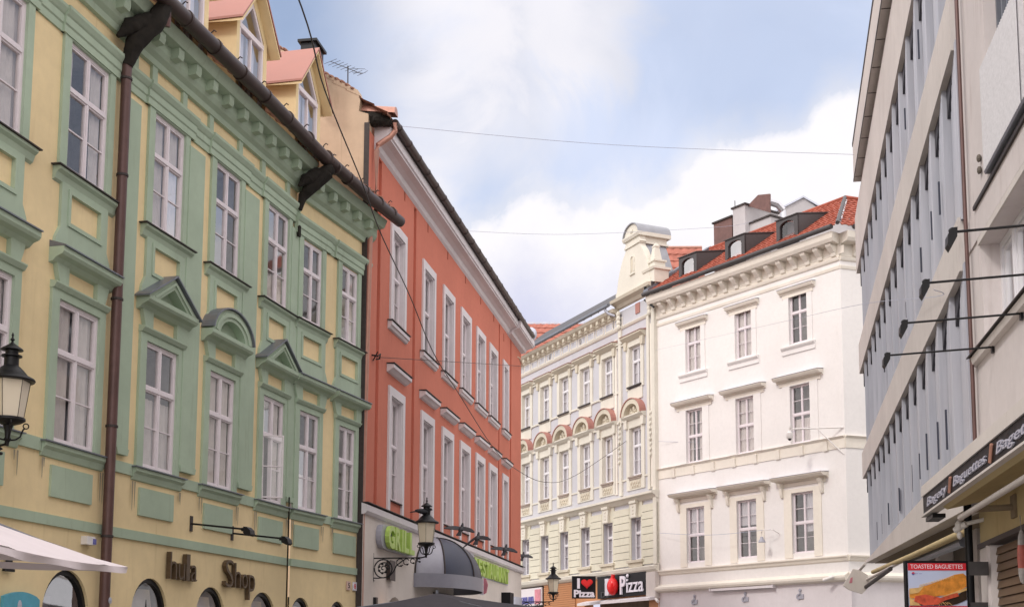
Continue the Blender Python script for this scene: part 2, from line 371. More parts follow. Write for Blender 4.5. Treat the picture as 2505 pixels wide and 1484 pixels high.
def tiles(mb,u0,u1,a,b,row=.34,tw=.26,h=.035,uf=None):
    """rows of tiles from the eaves a=(w,z) up to b=(w,z); uf(t)->(u0,u1) clips hips"""
    L=math.hypot(b[0]-a[0],b[1]-a[1]); n=max(1,int(L/row)); dw,dz=(b[0]-a[0])/L,(b[1]-a[1])/L; nw,nz=-dz,dw
    if nz<0: nw,nz=-nw,-nz
    for j in range(n):
        t0=j*L/n; t1=(j+1)*L/n+.03
        ua,ub=(u0,u1) if uf is None else uf((t0+t1)/2/L)
        if ub-ua<.1: continue
        m=max(2,int((ub-ua)/tw*4)); jit=random.uniform(-.05,.05)
        def fn(i,k,t0=t0,t1=t1,ua=ua,ub=ub,jit=jit):
            u=ua+(ub-ua)*i; hh=h*abs(math.sin((u+jit)/tw*math.pi))+(1-k)*.045; t=t0+(t1-t0)*k
            return (u,a[0]+dw*t+nw*hh,a[1]+dz*t+nz*hh)
        mb.grid(fn,m,1)
        e=[fn(i/m,0) for i in range(m+1)]
        mb.add(e+[(x[0],x[1]-nw*.045,x[2]-nz*.045) for x in e],[(i,i+1,m+2+i,m+1+i) for i in range(m)])
    return mb
def window(par,fr,uc,wd,z0,z1,wo=-.02,rows=(.36,.32,.32),trans=.062,fw=.05,bar=.018,m='frame',cur=None,mull=.045,open_sash=False,room=.55,label=None):
    u0,u1=uc-wd/2,uc+wd/2; f=MB(); gl=MB()
    a=wo-.07
    f.box(u0,u0+fw,a,wo,z0,z1).box(u1-fw,u1,a,wo,z0,z1).box(u0+fw,u1-fw,a,wo,z1-fw,z1).box(u0+fw,u1-fw,a,wo+.005,z0,z0+fw)
    H=z1-z0-2*fw; zt=z1-fw-H*rows[0]
    f.box(u0+fw,u1-fw,a,wo+.012,zt-trans/2,zt+trans/2)
    f.box(uc-mull/2,uc+mull/2,a,wo+.006,z0+fw,zt-trans/2); f.box(uc-mull/2,uc+mull/2,a,wo+.006,zt+trans/2,z1-fw)
    s=.026
    for (p,q) in ((u0+fw,uc-mull/2),(uc+mull/2,u1-fw)):
        for (c,d) in ((z0+fw,zt-trans/2),(zt+trans/2,z1-fw)):
            if open_sash and p<uc and d<zt: continue
            f.box(p,p+s,a+.01,wo-.008,c,d).box(q-s,q,a+.01,wo-.008,c,d).box(p+s,q-s,a+.01,wo-.008,c,c+s).box(p+s,q-s,a+.01,wo-.008,d-s,d)
            gl.add([(p+s,wo-.035,c+s),(q-s,wo-.035,c+s),(q-s,wo-.035,d-s),(p+s,wo-.035,d-s)],[(0,1,2,3)])
    zz=zt
    for r in rows[1:-1]:
        zz-=H*r
        for (p,q) in ((u0+fw+s,uc-mull/2-s),(uc+mull/2+s,u1-fw-s)):
            if open_sash and p<uc: continue
            f.box(p,q,a+.02,wo-.015,zz-bar/2,zz+bar/2)
    if isinstance(open_sash,float) or open_sash:
        # casement swung outwards on its left hinge
        p,q=u0+fw,uc-mull/2; L=q-p; an=R_(62); c,d=z0+fw,zt-trans/2; ca,sa=math.cos(an),math.sin(an)
        def sb(x0,x1,z0_,z1_):
            t=.035; vs=[]
            for z in (z0_,z1_):
                for x,y in ((x0,0),(x1,0),(x1,t),(x0,t)): vs.append((p+x*ca-y*sa,wo+x*sa+y*ca,z))
            f.add(vs,[(0,1,2,3),(4,7,6,5),(0,4,5,1),(1,5,6,2),(2,6,7,3),(3,7,4,0)])
        sb(0,s,c,d); sb(L-s,L,c,d); sb(s,L-s,c,c+s); sb(s,L-s,d-s,d); sb(s,L-s,(c+d)/2-.01,(c+d)/2+.01)
        gl.add([(p+s*ca,wo+s*sa,c+s),(p+(L-s)*ca,wo+(L-s)*sa,c+s),(p+(L-s)*ca,wo+(L-s)*sa,d-s),(p+s*ca,wo+s*sa,d-s)],[(0,1,2,3)])
    o=f.build('window',m,fr,par)
    if label: o['label']=label
    gl.build('pane','glass',fr,o)
    kinds=['full','sides','full','lower','none','full','upper']; k=cur or random.choice(kinds); cm=MB(); wc=wo-.095
    def cloth(a,b,c,d,ph=0.0):
        n=max(4,int((b-a)/.03)); cm.grid(lambda i,j:(a+(b-a)*i,wc+.018*math.sin(i*(b-a)*46+ph+j*1.3),c+(d-c)*j),n,3)
    g0=fw*.5
    if k=='blindfull': cloth(u0+g0,u1-g0,z0+g0,z1-g0,1)
    if k=='full': cloth(u0+g0,uc-.01+random.uniform(-.05,.02),z0+g0,z1-g0,1); cloth(uc+.02,u1-g0,z0+g0,z1-g0,2)
    elif k=='sides': cloth(u0+g0,u0+wd*random.uniform(.22,.34),z0+g0,z1-g0,1); cloth(u1-wd*random.uniform(.25,.4),u1-g0,z0+g0,z1-g0,2)
    elif k=='lower': cloth(u0+g0,u1-g0,z0+g0,z0+(z1-z0)*random.uniform(.3,.62),1)
    elif k=='upper': cloth(u0+g0,u1-g0,z0+(z1-z0)*random.uniform(.4,.6),z1-g0,1)
    elif k=='blindr': cloth(uc,u1-g0,z0+(z1-z0)*.35,z1-g0,1)
    if cm.v: cm.build('curtain','blind' if k in('upper','blindr','blindfull') else 'curtain',fr,o)
    rm=MB(); b0,b1,c0,c1=u0+.01,u1-.01,z0+.01,z1-.01; w1=wo-.075; w2=wo-room
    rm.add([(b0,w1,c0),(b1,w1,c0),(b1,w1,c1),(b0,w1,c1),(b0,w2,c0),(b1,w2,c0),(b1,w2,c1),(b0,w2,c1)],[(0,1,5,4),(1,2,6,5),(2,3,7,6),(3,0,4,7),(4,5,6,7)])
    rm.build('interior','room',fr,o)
    return o
# ------------------------------------------------------------------ ground
gm=MB(); gm.add([(-400,-300,0),(400,-300,0),(400,600,0),(-400,600,0)],[(0,1,2,3)])
gm.v=[(x,-y,z) for x,y,z in gm.v]
o=gm.build('ground','ground',ID,None,kind='structure')
FA=Fr((-6.5988,18.9918),(.18260,.98319)); FB=Fr((-5.1848,25.3),(.21872,.97579)); FC=Fr((-5.1443,25.3),(.29383,.95586))
FR=Fr((-4.1067,28.5),(.14882,.98886)); FCR=Fr((4.9280,57.0),(.42565,-.90489)); FW=Fr((4.9645,57.0),(.58284,-.81259))
FF=Fr((10.767,44.07),(-.17864,-.98391)); FN=Fr((5.4804,16.3),(-.13951,-.99022))
UB=-6.465
def arcpts(uc,zc,ru,rz,a0,a1,n):
    return [(uc+ru*math.cos(a0+(a1-a0)*k/n),zc+rz*math.sin(a0+(a1-a0)*k/n)) for k in range(n+1)]
# ================================================================== YELLOW HOUSE
yh=root('yellow_house',FB,'long yellow stucco house with green window surrounds, pediments and three roof dormers on the left','house')
AX=[(FA,-7.75,1.08,'flat'),(FA,-5.5,1.08,'flat'),(FA,-3.27,1.08,'flat'),(FA,-1.12,1.08,'flat'),
    (FB,-5.18,1.0,'tri'),(FB,-3.07,.98,'seg'),(FB,-.92,.97,'tri'),(FC,.60,.86,'flat'),(FC,2.36,.82,'flat')]
ARCH={id(FA):[(-6.6,-5.3,.8,2.82),(-3.9,-2.75,.8,2.6),(-1.68,-.49,.8,2.82)],id(FB):[(-5.78,-4.68,.7,2.84),(-3.74,-2.66,.7,2.81),(-1.74,-.52,.7,2.82)],id(FC):[(-.03+.08,.88,.6,2.79),(1.72,2.52,.6,2.78)]}
for fr,u0,u1 in ((FA,-9.5,0.0),(FB,UB,0.0),(FC,-.02,3.36)):
    mb=MB(); ax=[a for a in AX if a[0] is fr]
    ops=[]
    for _,uc,wd,k in ax: ops+=[(uc-wd/2,uc+wd/2,4.56,6.6),(uc-wd/2,uc+wd/2,8.50,10.42 if fr is not FC else 10.2)]
    wall(mb,u0,u1,0,11.75,ops,.10,0,ARCH[id(fr)])
    if fr is FC: mb.add([(3.36,0,0),(3.36,-.7,0),(3.36,-.7,11.75),(3.36,0,11.75)],[(0,1,2,3)])
    mb.build('wall','yellow',fr,yh)
    g_=MB()   # green stucco bands and entablature
    zt=0.0 if fr is not FC else -.2
    for z_a,z_b in ((3.40,3.545),(4.39,4.565)): q=MB(); q.box(u0,u1,0,.035,z_a,z_b); q.build('string_course','green',fr,yh)
    for _,uc,wd,k in ax:
        h=wd/2
        q=MB(); q.box(uc-.53,uc+.53,0,.035,3.80,4.24); q.build('wall_panel','green',fr,yh)
        q=MB(); q.box(uc-h-.19,uc-h,0,.045,4.56,6.74).box(uc+h,uc+h+.15,0,.045,4.56,6.74).box(uc-h,uc+h,0,.045,6.60,6.74)
        q.sweep([(0,6.70),(.07,6.72),(.11,6.78),(.11,6.80),(0,6.82)],uc-h-.20,uc+h+.17)
        q.prism([(uc-.60,6.80),(uc-.38,6.80),(uc-.38,7.14),(uc-.72,7.14),(uc-.66,6.95)],0,.07)
        q.prism([(uc+.60,6.80),(uc+.66,6.95),(uc+.72,7.14),(uc+.38,7.14),(uc+.38,6.80)],0,.07)
        q.box(uc-.38,uc+.38,0,.05,7.08,7.14); q.build('window_surround','green',fr,yh)
        q=MB(); q.sweep([(0,4.33),(.03,4.34),(.06,4.43),(.10,4.47),(.10,4.525),(0,4.54)],uc-h-.26,uc+h+.26)
        o=q.build('window_sill','green',fr,yh); q=MB(); q.box(uc-h-.30,uc+h+.30,0,.13,4.528,4.546); q.build('flashing','sheet',fr,o)
        q=MB(); q.sweep([(0,7.05),(.06,7.07),(.12,7.13),(.20,7.16),(.23,7.20),(.23,7.27),(0,7.27)],uc-.80,uc+.80)
        sh=MB()
        if k=='flat':
            sh.sweep([(0,7.37),(.26,7.29),(.26,7.272),(0,7.275)],uc-.80,uc+.80)
        elif k=='tri':
            q.band([(uc-.46,7.27),(uc,7.56),(uc+.46,7.27)],[(uc-.80,7.26),(uc,7.74),(uc+.80,7.26)],0,.21); q.band([(uc-.56,7.27),(uc,7.63),(uc+.56,7.27)],[(uc-.64,7.27),(uc,7.68),(uc+.64,7.27)],.205,.235)
            sh.band([(uc-.86,7.235),(uc-.78,7.29),(uc,7.765),(uc+.86,7.235)],[(uc-.86,7.26),(uc-.78,7.32),(uc,7.795),(uc+.86,7.26)],0,.27)
        else:
            n=14; a0,a1=R_(180-8),R_(8)
            q.band(arcpts(uc,7.22,.50,.34,a0,a1,n),arcpts(uc,7.22,.78,.54,a0,a1,n),0,.21)
            q.band(arcpts(uc,7.22,.60,.41,a0,a1,n),arcpts(uc,7.22,.68,.47,a0,a1,n),.205,.235)
            sh.band(arcpts(uc,7.22,.785,.55,a0,a1,n),arcpts(uc,7.22,.82,.575,a0,a1,n),0,.26)
        o=q.build({'flat':'window_cornice','tri':'pediment','seg':'pediment'}[k],'green',fr,yh)
        o['label']={'flat':'flat green cornice over a lower window','tri':'triangular green pediment with grey sheet roof','seg':'curved green pediment over a lower window'}[k]
        sh.build('flashing','sheet',fr,o)
        q=MB(); w0=.62
        q.prism([(uc-w0-.13,7.28),(uc-w0-.10,7.45),(uc-w0,7.62),(uc-w0,8.34),(uc-.40,8.34),(uc-.40,7.28)],0,.045)
        q.prism([(uc+w0+.13,7.28),(uc+.40,7.28),(uc+.40,8.34),(uc+w0,8.34),(uc+w0,7.62),(uc+w0+.10,7.45)],0,.045)
        q.box(uc-.40,uc+.40,0,.045,7.28,7.74).box(uc-.40,uc+.40,0,.045,8.16,8.34)
        q.band([(uc-.40,7.74),(uc-.40,8.16),(uc+.40,8.16),(uc+.40,7.74),(uc-.40,7.74)],[(uc-.46,7.68),(uc-.46,8.22),(uc+.46,8.22),(uc+.46,7.68),(uc-.46,7.68)],.045,.065)
        q.build('apron','green',fr,yh)
        q=MB(); q.sweep([(0,8.24),(.04,8.27),(.07,8.36),(.12,8.40),(.12,8.44),(0,8.45)],uc-h-.27,uc+h+.27)
        o=q.build('window_sill','green',fr,yh); q=MB(); q.box(uc-h-.32,uc+h+.32,0,.15,8.445,8.462); q.build('flashing','rust',fr,o)
        q=MB(); q.box(uc-h-.18,uc-h,0,.045,8.46,10.46+zt).box(uc+h,uc+h+.15,0,.045,8.46,10.46+zt).box(uc-h,uc+h,0,.045,10.42+zt,10.46+zt); q.build('window_surround','green',fr,yh)
    # entablature
    arc=[(0,10.44+zt),(.03,10.44+zt),(.03,10.55+zt),(.05,10.57+zt),(.05,10.68+zt),(.07,10.70+zt),(.11,10.77+zt),(.11,10.82+zt),(0,10.85+zt)]
    g_.sweep(arc,u0,u1)
    for _,uc,wd,k in ax: g_.sweep([(w+.035 if w>0 else 0,z) for w,z in arc],uc-.78,uc+.78)
    zc=11.13+zt*.55
    cor=[(0,zc),(.07,zc+.01),(.09,zc+.10),(.16,zc+.16),(.20,zc+.24),(.20,zc+.40),(.38,zc+.42),(.42,zc+.50),(.46,zc+.60),(0,zc+.62)]
    g_.sweep(cor,u0,u1)
    n=int((u1-u0)/.6)
    for i in range(n+1):
        u=u0+.3+i*.6
        if u<u1-.15: q=MB(); q.sweep([(.19,zc+.22),(.33,zc+.24),(.35,zc+.30),(.35,zc+.41),(.19,zc+.41)],u,u+.17); q.build('modillion','green',fr,yh)
    if fr is FB:
        for (p,q) in ((UB-.02,UB+.32),(-4.56,-4.03),(-2.44,-1.86),(-.33,.03)):
            pl_=MB(); pl_.box(p,q,-.15 if q>0 else 0,.06,4.74,10.30).prism([(p+.03,4.66),(q-.03,4.66),(q,4.76),(p,4.76)],0,.08); pl_.build('pilaster','green',fr,yh)
        for (p,q) in ((UB+.02,UB+.2),(UB+.62,UB+.78),(-4.85,-4.7),(-3.9,-3.75),(-2.75,-2.6),(-1.78,-1.62),(-.62,-.47)):
            g_.box(p,q,0,.05,10.85,11.15)
    g_.build('cornice','green',fr,yh)
# windows
LK=['full','sides','sides','full','lower','full','sides','lower','sides']
for i,(fr,uc,wd,k) in enumerate(AX):
    zt=0 if fr is not FC else -.22
    window(yh,fr,uc,wd,4.56,6.6,.0,cur=LK[i],open_sash=(i==6),label='tall white window with one casement swung open' if i==6 else None)
    window(yh,fr,uc,wd,8.50,10.42+zt,.0)
# shop windows in the arches of the ground floor
for fr in (FA,FB,FC):
    for (a,b,c,d) in ARCH[id(fr)]:
        r=(b-a)/2; uc=(a+b)/2; sp=d-r*1.05 if d-r*1.05>c else c; n=16
        ol=arcpts(uc,sp,r-.0,(d-sp),math.pi,0,n); il=arcpts(uc,sp,r-.07,(d-sp)-.07,math.pi,0,n)
        f=MB(); f.band([(a+.07,c)]+il+[(b-.07,c)],[(a,c)]+ol+[(b,c)],-.12,-.045)
        o=f.build('shop_window','black',fr,yh)
        gl=MB(); gl.add([(u,-.085,z) for u,z in [(a+.07,c)]+il+[(b-.07,c)]],[tuple(range(n+3))]); gl.build('pane','glass',fr,o)
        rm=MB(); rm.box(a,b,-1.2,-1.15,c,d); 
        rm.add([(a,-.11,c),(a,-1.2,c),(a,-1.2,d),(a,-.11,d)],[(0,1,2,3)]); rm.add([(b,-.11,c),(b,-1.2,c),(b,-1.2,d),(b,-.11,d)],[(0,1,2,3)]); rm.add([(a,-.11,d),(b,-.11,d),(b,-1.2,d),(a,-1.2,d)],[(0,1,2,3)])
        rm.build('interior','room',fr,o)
        ds=MB()
        if fr is FA: ds.box(a+.2,b-.25,-.5,-.46,c,d-.35)
        else: ds.grid(lambda i,j,a=a,b=b,c=c,d=d:(a+.05+(b-a-.1)*i,-.24-.02*math.sin(j*20),c+(d-c-.16)*j if abs(i-.5)<.42 else c+(d-c-.5)*j),12,20)
        ds.build('blind','curtain' if fr is not FA else 'greyplastic',fr,o)
# gutter (half-round, brown) with sleeves and snow hooks
gp=[FA.p(-9.5,.62,11.84),FA.p(0,.62,11.84),FB.p(UB+.1,.62,11.84),FB.p(-3,.62,11.86),FB.p(0,.62,11.80),FC.p(.1,.62,11.78),FC.p(2,.62,11.70),FC.p(3.72,.62,11.70)]
gp=[p for i,p in enumerate(gp) if i!=1]
def w2f(fr,pts):
    out=[]
    for p in pts:
        q=Vector((p.x,p.y,0))-fr.P; out.append((q.dot(fr.d),q.dot(fr.n),p.z))
    return out
gt=MB(); gt.smooth=True; gt.tube(w2f(FB,gp),.13,14)
gut=gt.build('gutter','brown',FB,yh)
sl_=MB(); hk=MB()
for fr,us in ((FA,[x*-1.05-.35 for x in range(9)]),(FB,[UB+.6+i*.98 for i in range(7)]),(FC,[.35,.95,1.75,2.5,3.2])):
    for u in us:
        z={id(FA):11.84,id(FB):11.85,id(FC):11.73}[id(fr)]
        L=w2f(FB,[fr.p(u-.03,.62,z),fr.p(u+.03,.62,z)]); sl_=MB(); sl_.tube(L,.147,14); sl_.build('gutter_sleeve','brown',FB,gut,smooth=True)
        q=w2f(FB,[fr.p(u,.5,z+.06),fr.p(u,.55,z+.26),fr.p(u,.60,z+.30),fr.p(u,.64,z+.27)]); hk=MB(); hk.tube(q,.012,5); hk.build('snow_hook','rust',FB,gut)
# roof
for fr,u0,u1,z in ((FA,-9.5,.1,11.86),(FB,UB,.1,11.86),(FC,-.1,3.42,11.76)):
    r=MB(); tiles(r,u0,u1,(.50,z),(-3.6,z+3.35),row=.36,tw=.3)
    r.build('roof','tileold',fr,yh)
# eaves end tiles lifted at the lower right corner
e=MB()
for i in range(15):
    u=.5+i*.21; e.ell((u,.52,11.84+random.uniform(0,.05)),(.10,.17,.05),8,5)
e.build('eaves_tile','tileold',FC,yh,smooth=True)
# dormers
def dormer(uc,hw=.64,label=None):
    z0,ze,za=11.75,13.50,14.42; fr=FB
    b=MB(); ov=.2
    wl,wr=uc-hw+.12,uc+hw-.14; wz=13.42; wb=12.1
    wall(b,uc-hw,uc+hw,z0,wz,[(wl,wr,wb,wz)],.06,0.0)
    # gable triangle with opening
    top=[(uc-hw,wz),(uc-hw,ze+.03),(uc,za),(uc+hw,ze+.03),(uc+hw,wz)]; inn=[(wl,wz),(wl,wz+.10),(uc,14.12),(wr,wz+.10),(wr,wz)]
    b.band(inn,top,-.06,0.0)
    for s in (-1,1):
        u=uc+s*hw; b.add([(u,0,z0),(u,0,ze+.05),(u,-1.9,ze+.05),(u,-1.9,z0)],[(0,1,2,3)])
    o=b.build('dormer','yellow',fr,yh)
    f=MB(); f.band([(wl+.06,wb+.05),(wl+.06,wz-.06),(wr-.06,wz-.06),(wr-.06,wb+.05),(wl+.06,wb+.05)],[(wl,wb),(wl,wz),(wr,wz),(wr,wb),(wl,wb)],-.08,-.01)
    f.box(wl,wr,-.08,.0,wz-.05,wz+.05); f.box(uc-.02,uc+.02,-.07,-.02,wb,wz-.05)
    f.band([(wl+.07,wz+.05),(uc,14.0),(wr-.07,wz+.05)],[(wl,wz+.05),(uc,14.13),(wr,wz+.05)],-.08,-.01)
    f.box(wl+.06,wr-.06,-.07,-.03,12.68,12.70)
    f.build('dormer_window','frame',fr,o)
    gl=MB(); gl.add([(wl,-.05,wb),(wr,-.05,wb),(wr,-.05,wz),(wl,-.05,wz)],[(0,1,2,3)]); gl.add([(wl,-.05,wz),(wr,-.05,wz),(wr,-.05,wz+.1),(uc,-.05,14.1),(wl,-.05,wz+.1)],[(0,1,2,3,4)])
    gl.build('pane','glass',fr,o)
    cm=MB()
    for (p,q) in ((wl+.03,uc-.06),(uc+.05,wr-.12)):
        cm.grid(lambda i,j,p=p,q=q:(p+(q-p)*i,-.16+.02*math.sin(i*22),wb+(wz-wb)*j),14,2)
    cm.build('curtain','blind',fr,o)
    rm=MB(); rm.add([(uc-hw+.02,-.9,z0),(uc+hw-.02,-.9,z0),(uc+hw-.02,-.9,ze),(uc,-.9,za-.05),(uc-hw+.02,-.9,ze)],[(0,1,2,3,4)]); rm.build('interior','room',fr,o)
    r=MB(); t=.045
    for s in (-1,1):
        e0=(uc+s*(hw+ov),ze-.12); a0=(uc,za+.03)
        for (w0,w1) in ((.22,-3.4),):
            r.add([(e0[0],w0,e0[1]),(a0[0],w0,a0[1]),(a0[0],w1,a0[1]),(e0[0],w1,e0[1]),(e0[0],w0,e0[1]+t),(a0[0],w0,a0[1]+t),(a0[0],w1,a0[1]+t),(e0[0],w1,e0[1]+t)],
              [(0,1,2,3),(4,7,6,5),(0,4,5,1),(2,6,7,3),(3,7,4,0)])
    r.build('dormer_roof','dormerroof',fr,o)
    y=MB()   # yellow boarding under the overhang
    for s in (-1,1):
        e0=(uc+s*(hw+ov-.02),ze-.13); a0=(uc,za+.015)
        y.add([(e0[0],.20,e0[1]),(a0[0],.20,a0[1]),(a0[0],-.9,a0[1]),(e0[0],-.9,e0[1]),(e0[0],.20,e0[1]-.05),(a0[0],.20,a0[1]-.06),(a0[0],.0,a0[1]-.06),(e0[0],.0,e0[1]-.05)],[(0,1,2,3),(4,5,6,7),(0,1,5,4),(0,4,7,3)])
        ed=MB()
    y.build('soffit','yellow',fr,o)
dormer(.44); dormer(-2.25); dormer(-4.62); dormer(-7.0)
# downpipes with sooty elbows
dp=MB(); dp.smooth=True
dp.tube([(-.29,.13,0),(-.29,.13,10.72)],.078,12)
pp=dp.build('downpipe','pipe',FA,yh)
cl=MB()
for z in (1.6,3.35,5.0,6.95,8.9,10.45): cl=MB(); cl.tube([(-.29,.13,z),(-.29,.13,z+.035)],.092,12); cl.build('pipe_clamp','rust',FA,pp)
def lumpy(mb,path,r,seed):
    """a sooty, ragged mass around a pipe elbow"""
    P=[Vector(p) for p in path]; N=26; seg=14; vs=[]
    for i in range(N+1):
        t=i/N*(len(P)-1); k=min(int(t),len(P)-2); q=P[k].lerp(P[k+1],t-k); rr=r[k]+(r[k+1]-r[k])*(t-k)
        d=(P[k+1]-P[k]).normalized(); a=d.cross(Vector((1,0,0))).normalized() if abs(d.x)<.9 else d.cross(Vector((0,0,1))).normalized(); b=d.cross(a)
        for s in range(seg):
            an=2*math.pi*s/seg; nn=noise.noise(Vector((i*.35,s*.9,seed)))*.16+noise.noise(Vector((i*1.3,s*2.1,seed+5)))*.06
            vs.append(q+(a*math.cos(an)+b*math.sin(an))*rr*(1+nn))
    return mb.add(vs,[(i*seg+s,i*seg+(s+1)%seg,(i+1)*seg+(s+1)%seg,(i+1)*seg+s) for i in range(N) for s in range(seg)]+[tuple(range(seg)),tuple(N*seg+s for s in range(seg))])
el_=MB(); lumpy(el_,[(-.02,.60,11.82),(-.10,.50,11.5),(-.28,.24,11.05),(-.30,.14,10.68)],[.11,.16,.145,.085],3.1)
lumpy(el_,[(-.1,.46,11.5),(-.42,.24,11.25),(-.58,.12,11.02)],[.14,.13,.03],8.2)
el_.build('sooty_elbow','soot_black',FA,pp,smooth=True)
ho=MB(); ho.tube([(.02,.60,11.80),(.02,.60,11.55),(.04,.58,11.45)],.07,10); ho.build('pipe_outlet','pipe',FA,pp,smooth=True)
d2=MB(); d2.tube([(-.26,.08,4.75),(-.30,.08,0)],.015,8); d2.tube([(.10,.60,11.74),(.10,.60,11.5),(-.12,.13,10.98),(-.16,.10,10.7)],[.09,.11,.10,.05],10)
d2.box(-.16,-.08,.05,.10,10.15,10.38)
o2=d2.build('thin_downpipe','soot_black',FC,yh)
e2=MB(); lumpy(e2,[(.16,.62,11.66),(.05,.50,11.50),(-.12,.24,11.12),(-.14,.12,10.98)],[.13,.14,.12,.07],11.7); lumpy(e2,[(-.05,.44,11.5),(-.25,.28,11.30),(-.40,.20,11.12)],[.12,.12,.03],2.2); e2.build('sooty_elbow','soot_black',FC,o2,smooth=True)
rg=random.Random(3)
for fr,uc,wd,k in AX:
    q=MB()
    for s_ in (-1,1):
        for j in range(2):
            u=uc+s_*(wd/2+.18+.07*j)+rg.uniform(-.03,.03); L=rg.uniform(.12,.5); q.prism([(u-.018,4.31),(u+.018,4.31),(u+.006,4.31-L),(u-.004,4.31-L*.9)],.0362,.0375)
    q.build('drip_stain','stain',fr,yh)
# ================================================================== RED HOUSE
rh=root('red_house',FR,'brick-red stucco house with deep white window frames and white ground floor','house')
RAX=[2.34,5.50,7.92,10.30,12.62,14.80,17.15]
mb=MB(); ops=[]; hw=.54
for i,u in enumerate(RAX):
    h=hw if i<6 else .38
    ops+=[(u-h,u+h,9.72,12.06),(u-h,u+h,5.36,7.9)]
VENT=[(2.9,13.2),(5.37,13.2),(7.78,13.2),(10.24,13.2),(12.63,13.2),(14.85,13.2),(16.82,12.98)]
ops+=[(u-.05,u+.06,z,z+.31) for u,z in VENT]
GR=[(.55,.80),(3.86,4.12),(15.85,16.05),(18.15,18.4)]
ops2=ops+[(a,b,5.0,13.4) for a,b in GR]
wall(mb,-.35,20.55,4.95,13.75,ops2,.36)
for a,b in GR: mb.add([(a,-.09,5.0),(b,-.09,5.0),(b,-.09,13.4),(a,-.09,13.4)],[(0,1,2,3)])
mb.add([(20.55,0,0),(20.55,-12,0),(20.55,-12,13.75),(20.55,0,13.75)],[(0,1,2,3)])
mb.build('wall','red',FR,rh)
for u,z in VENT: vb=MB(); vb.box(u-.05,u+.06,-.35,-.3,z,z+.31); vb.build('attic_vent','room',FR,rh)
gw=MB(); RARC=[(1.35,3.5,.5,3.04),(4.35,6.0,.4,3.12),(9.9,11.4,.4,2.9)]
wall(gw,-.35,20.55,0,4.95,[],.5,.03,RARC); gw.build('ground_floor_wall','beige',FR,rh)
for a,b,c,d in RARC:
    q=MB(); q.box(a,b,-.55,-.5,c,d); q.build('arch_infill','whitetrim',FR,rh)
bd=MB(); bd.sweep([(0,4.76),(.09,4.78),(.13,4.84),(.13,4.98),(0,5.02)],-.38,20.68); bd.build('string_course','whitetrim',FR,rh)
bf=MB(); bf.box(-.38,20.72,0,.16,5.022,5.04); bf.build('flashing','rust',FR,rh)
for i,u in enumerate(RAX):
    h=hw if i<6 else .38
    for (z0,z1,zb) in ((9.72,12.06,9.72),(5.02,7.90,5.36)):
        ct=MB(); ct.box(u-h-.19,u-h,0,.05,z0,z1+.22).box(u+h,u+h+.19,0,.05,z0,z1+.22).box(u-h,u+h,0,.05,z1,z1+.22)
        ct.box(u-h+.002,u-h+.03,-.34,.01,zb,z1-.01).box(u+h-.03,u+h-.002,-.34,.01,zb,z1-.01).box(u-h+.03,u+h-.03,-.34,.01,z1-.03,z1-.002)
        ct.build('window_casing','whitetrim',FR,rh)
    st=MB(); st.sweep([(0,9.50),(.05,9.52),(.08,9.58),(.11,9.59),(.11,9.68),(0,9.70)],u-h-.30,u+h+.30); o=st.build('window_sill','whitetrim',FR,rh)
    sf=MB(); sf.box(u-h-.34,u+h+.34,0,.14,9.70,9.716); sf.build('flashing','rust',FR,o)
    st=MB(); st.sweep([(0,8.42),(.06,8.44),(.13,8.50),(.18,8.52),(.18,8.60),(0,8.62)],u-h-.32,u+h+.32); o=st.build('window_hood','whitetrim',FR,rh)
    sf=MB(); sf.box(u-h-.35,u+h+.35,0,.205,8.622,8.64); sf.build('flashing','rust',FR,o)
    sf=MB(); sf.box(u-h,u+h,-.3,.06,5.33,5.355); sf.build('metal_sill','rust',FR,rh)
    h-=.03
    window(rh,FR,u,2*h,9.72,12.03,-.09,rows=(.45,.28,.27),cur=random.choice(['none','sides','sides']))
    window(rh,FR,u,2*h,5.37,7.87,-.09,rows=(.45,.28,.27),cur=random.choice(['none','sides','sides']))
# cornice, gutter, roof
cr=MB(); prof=[(0,13.45),(.06,13.50),(.10,13.60),(.22,13.66),(.36,13.70),(.36,13.74),(.40,13.76),(.40,13.98),(0,14.0)]
cr.sweep(prof,.12,17.6); cr.sweep([(w+.10 if w>0 else 0,z-.03) for w,z in prof],17.55,20.62,0,.3)
# cornice turned round the far corner
cr.add([(20.55,0,13.42),(20.85,.30,13.67),(20.85,-6,13.67),(20.55,-6,13.42),(20.55,0,13.97),(20.85,.30,13.97),(20.85,-6,13.97),(20.55,-6,13.97)],[(0,1,2,3),(4,7,6,5),(0,4,5,1),(1,5,6,2)])
cr.build('cornice','whitetrim',FR,rh)
gq=MB(); gq.smooth=True; gq.tube([(.1,.50,14.06),(6,.50,14.06),(12,.50,14.06),(20.2,.52,14.02)],.09,12); gq_=gq.build('gutter','brown',FR,rh)
for i in range(22): sq=MB(); sq.tube([(.4+i*.93,.50,14.06),(.46+i*.93,.50,14.06)],.102,12); sq.build('gutter_sleeve','brown',FR,gq_,smooth=True)
dk=MB(); dk.box(.2,20.6,.30,.44,13.99,14.03); dk.build('roof_edge','rust',FR,rh)
rr=MB(); tiles(rr,-.35,20.9,(.42,14.08),(-7.5,19.2),row=.38,tw=.3); rr.build('roof','tileold',FR,rh)
lead=MB(); lead.ell((20.75,.35,14.25),(.22,.25,.28),12,8); lead.build('corner_finial','sheetlight',FR,rh,smooth=True)
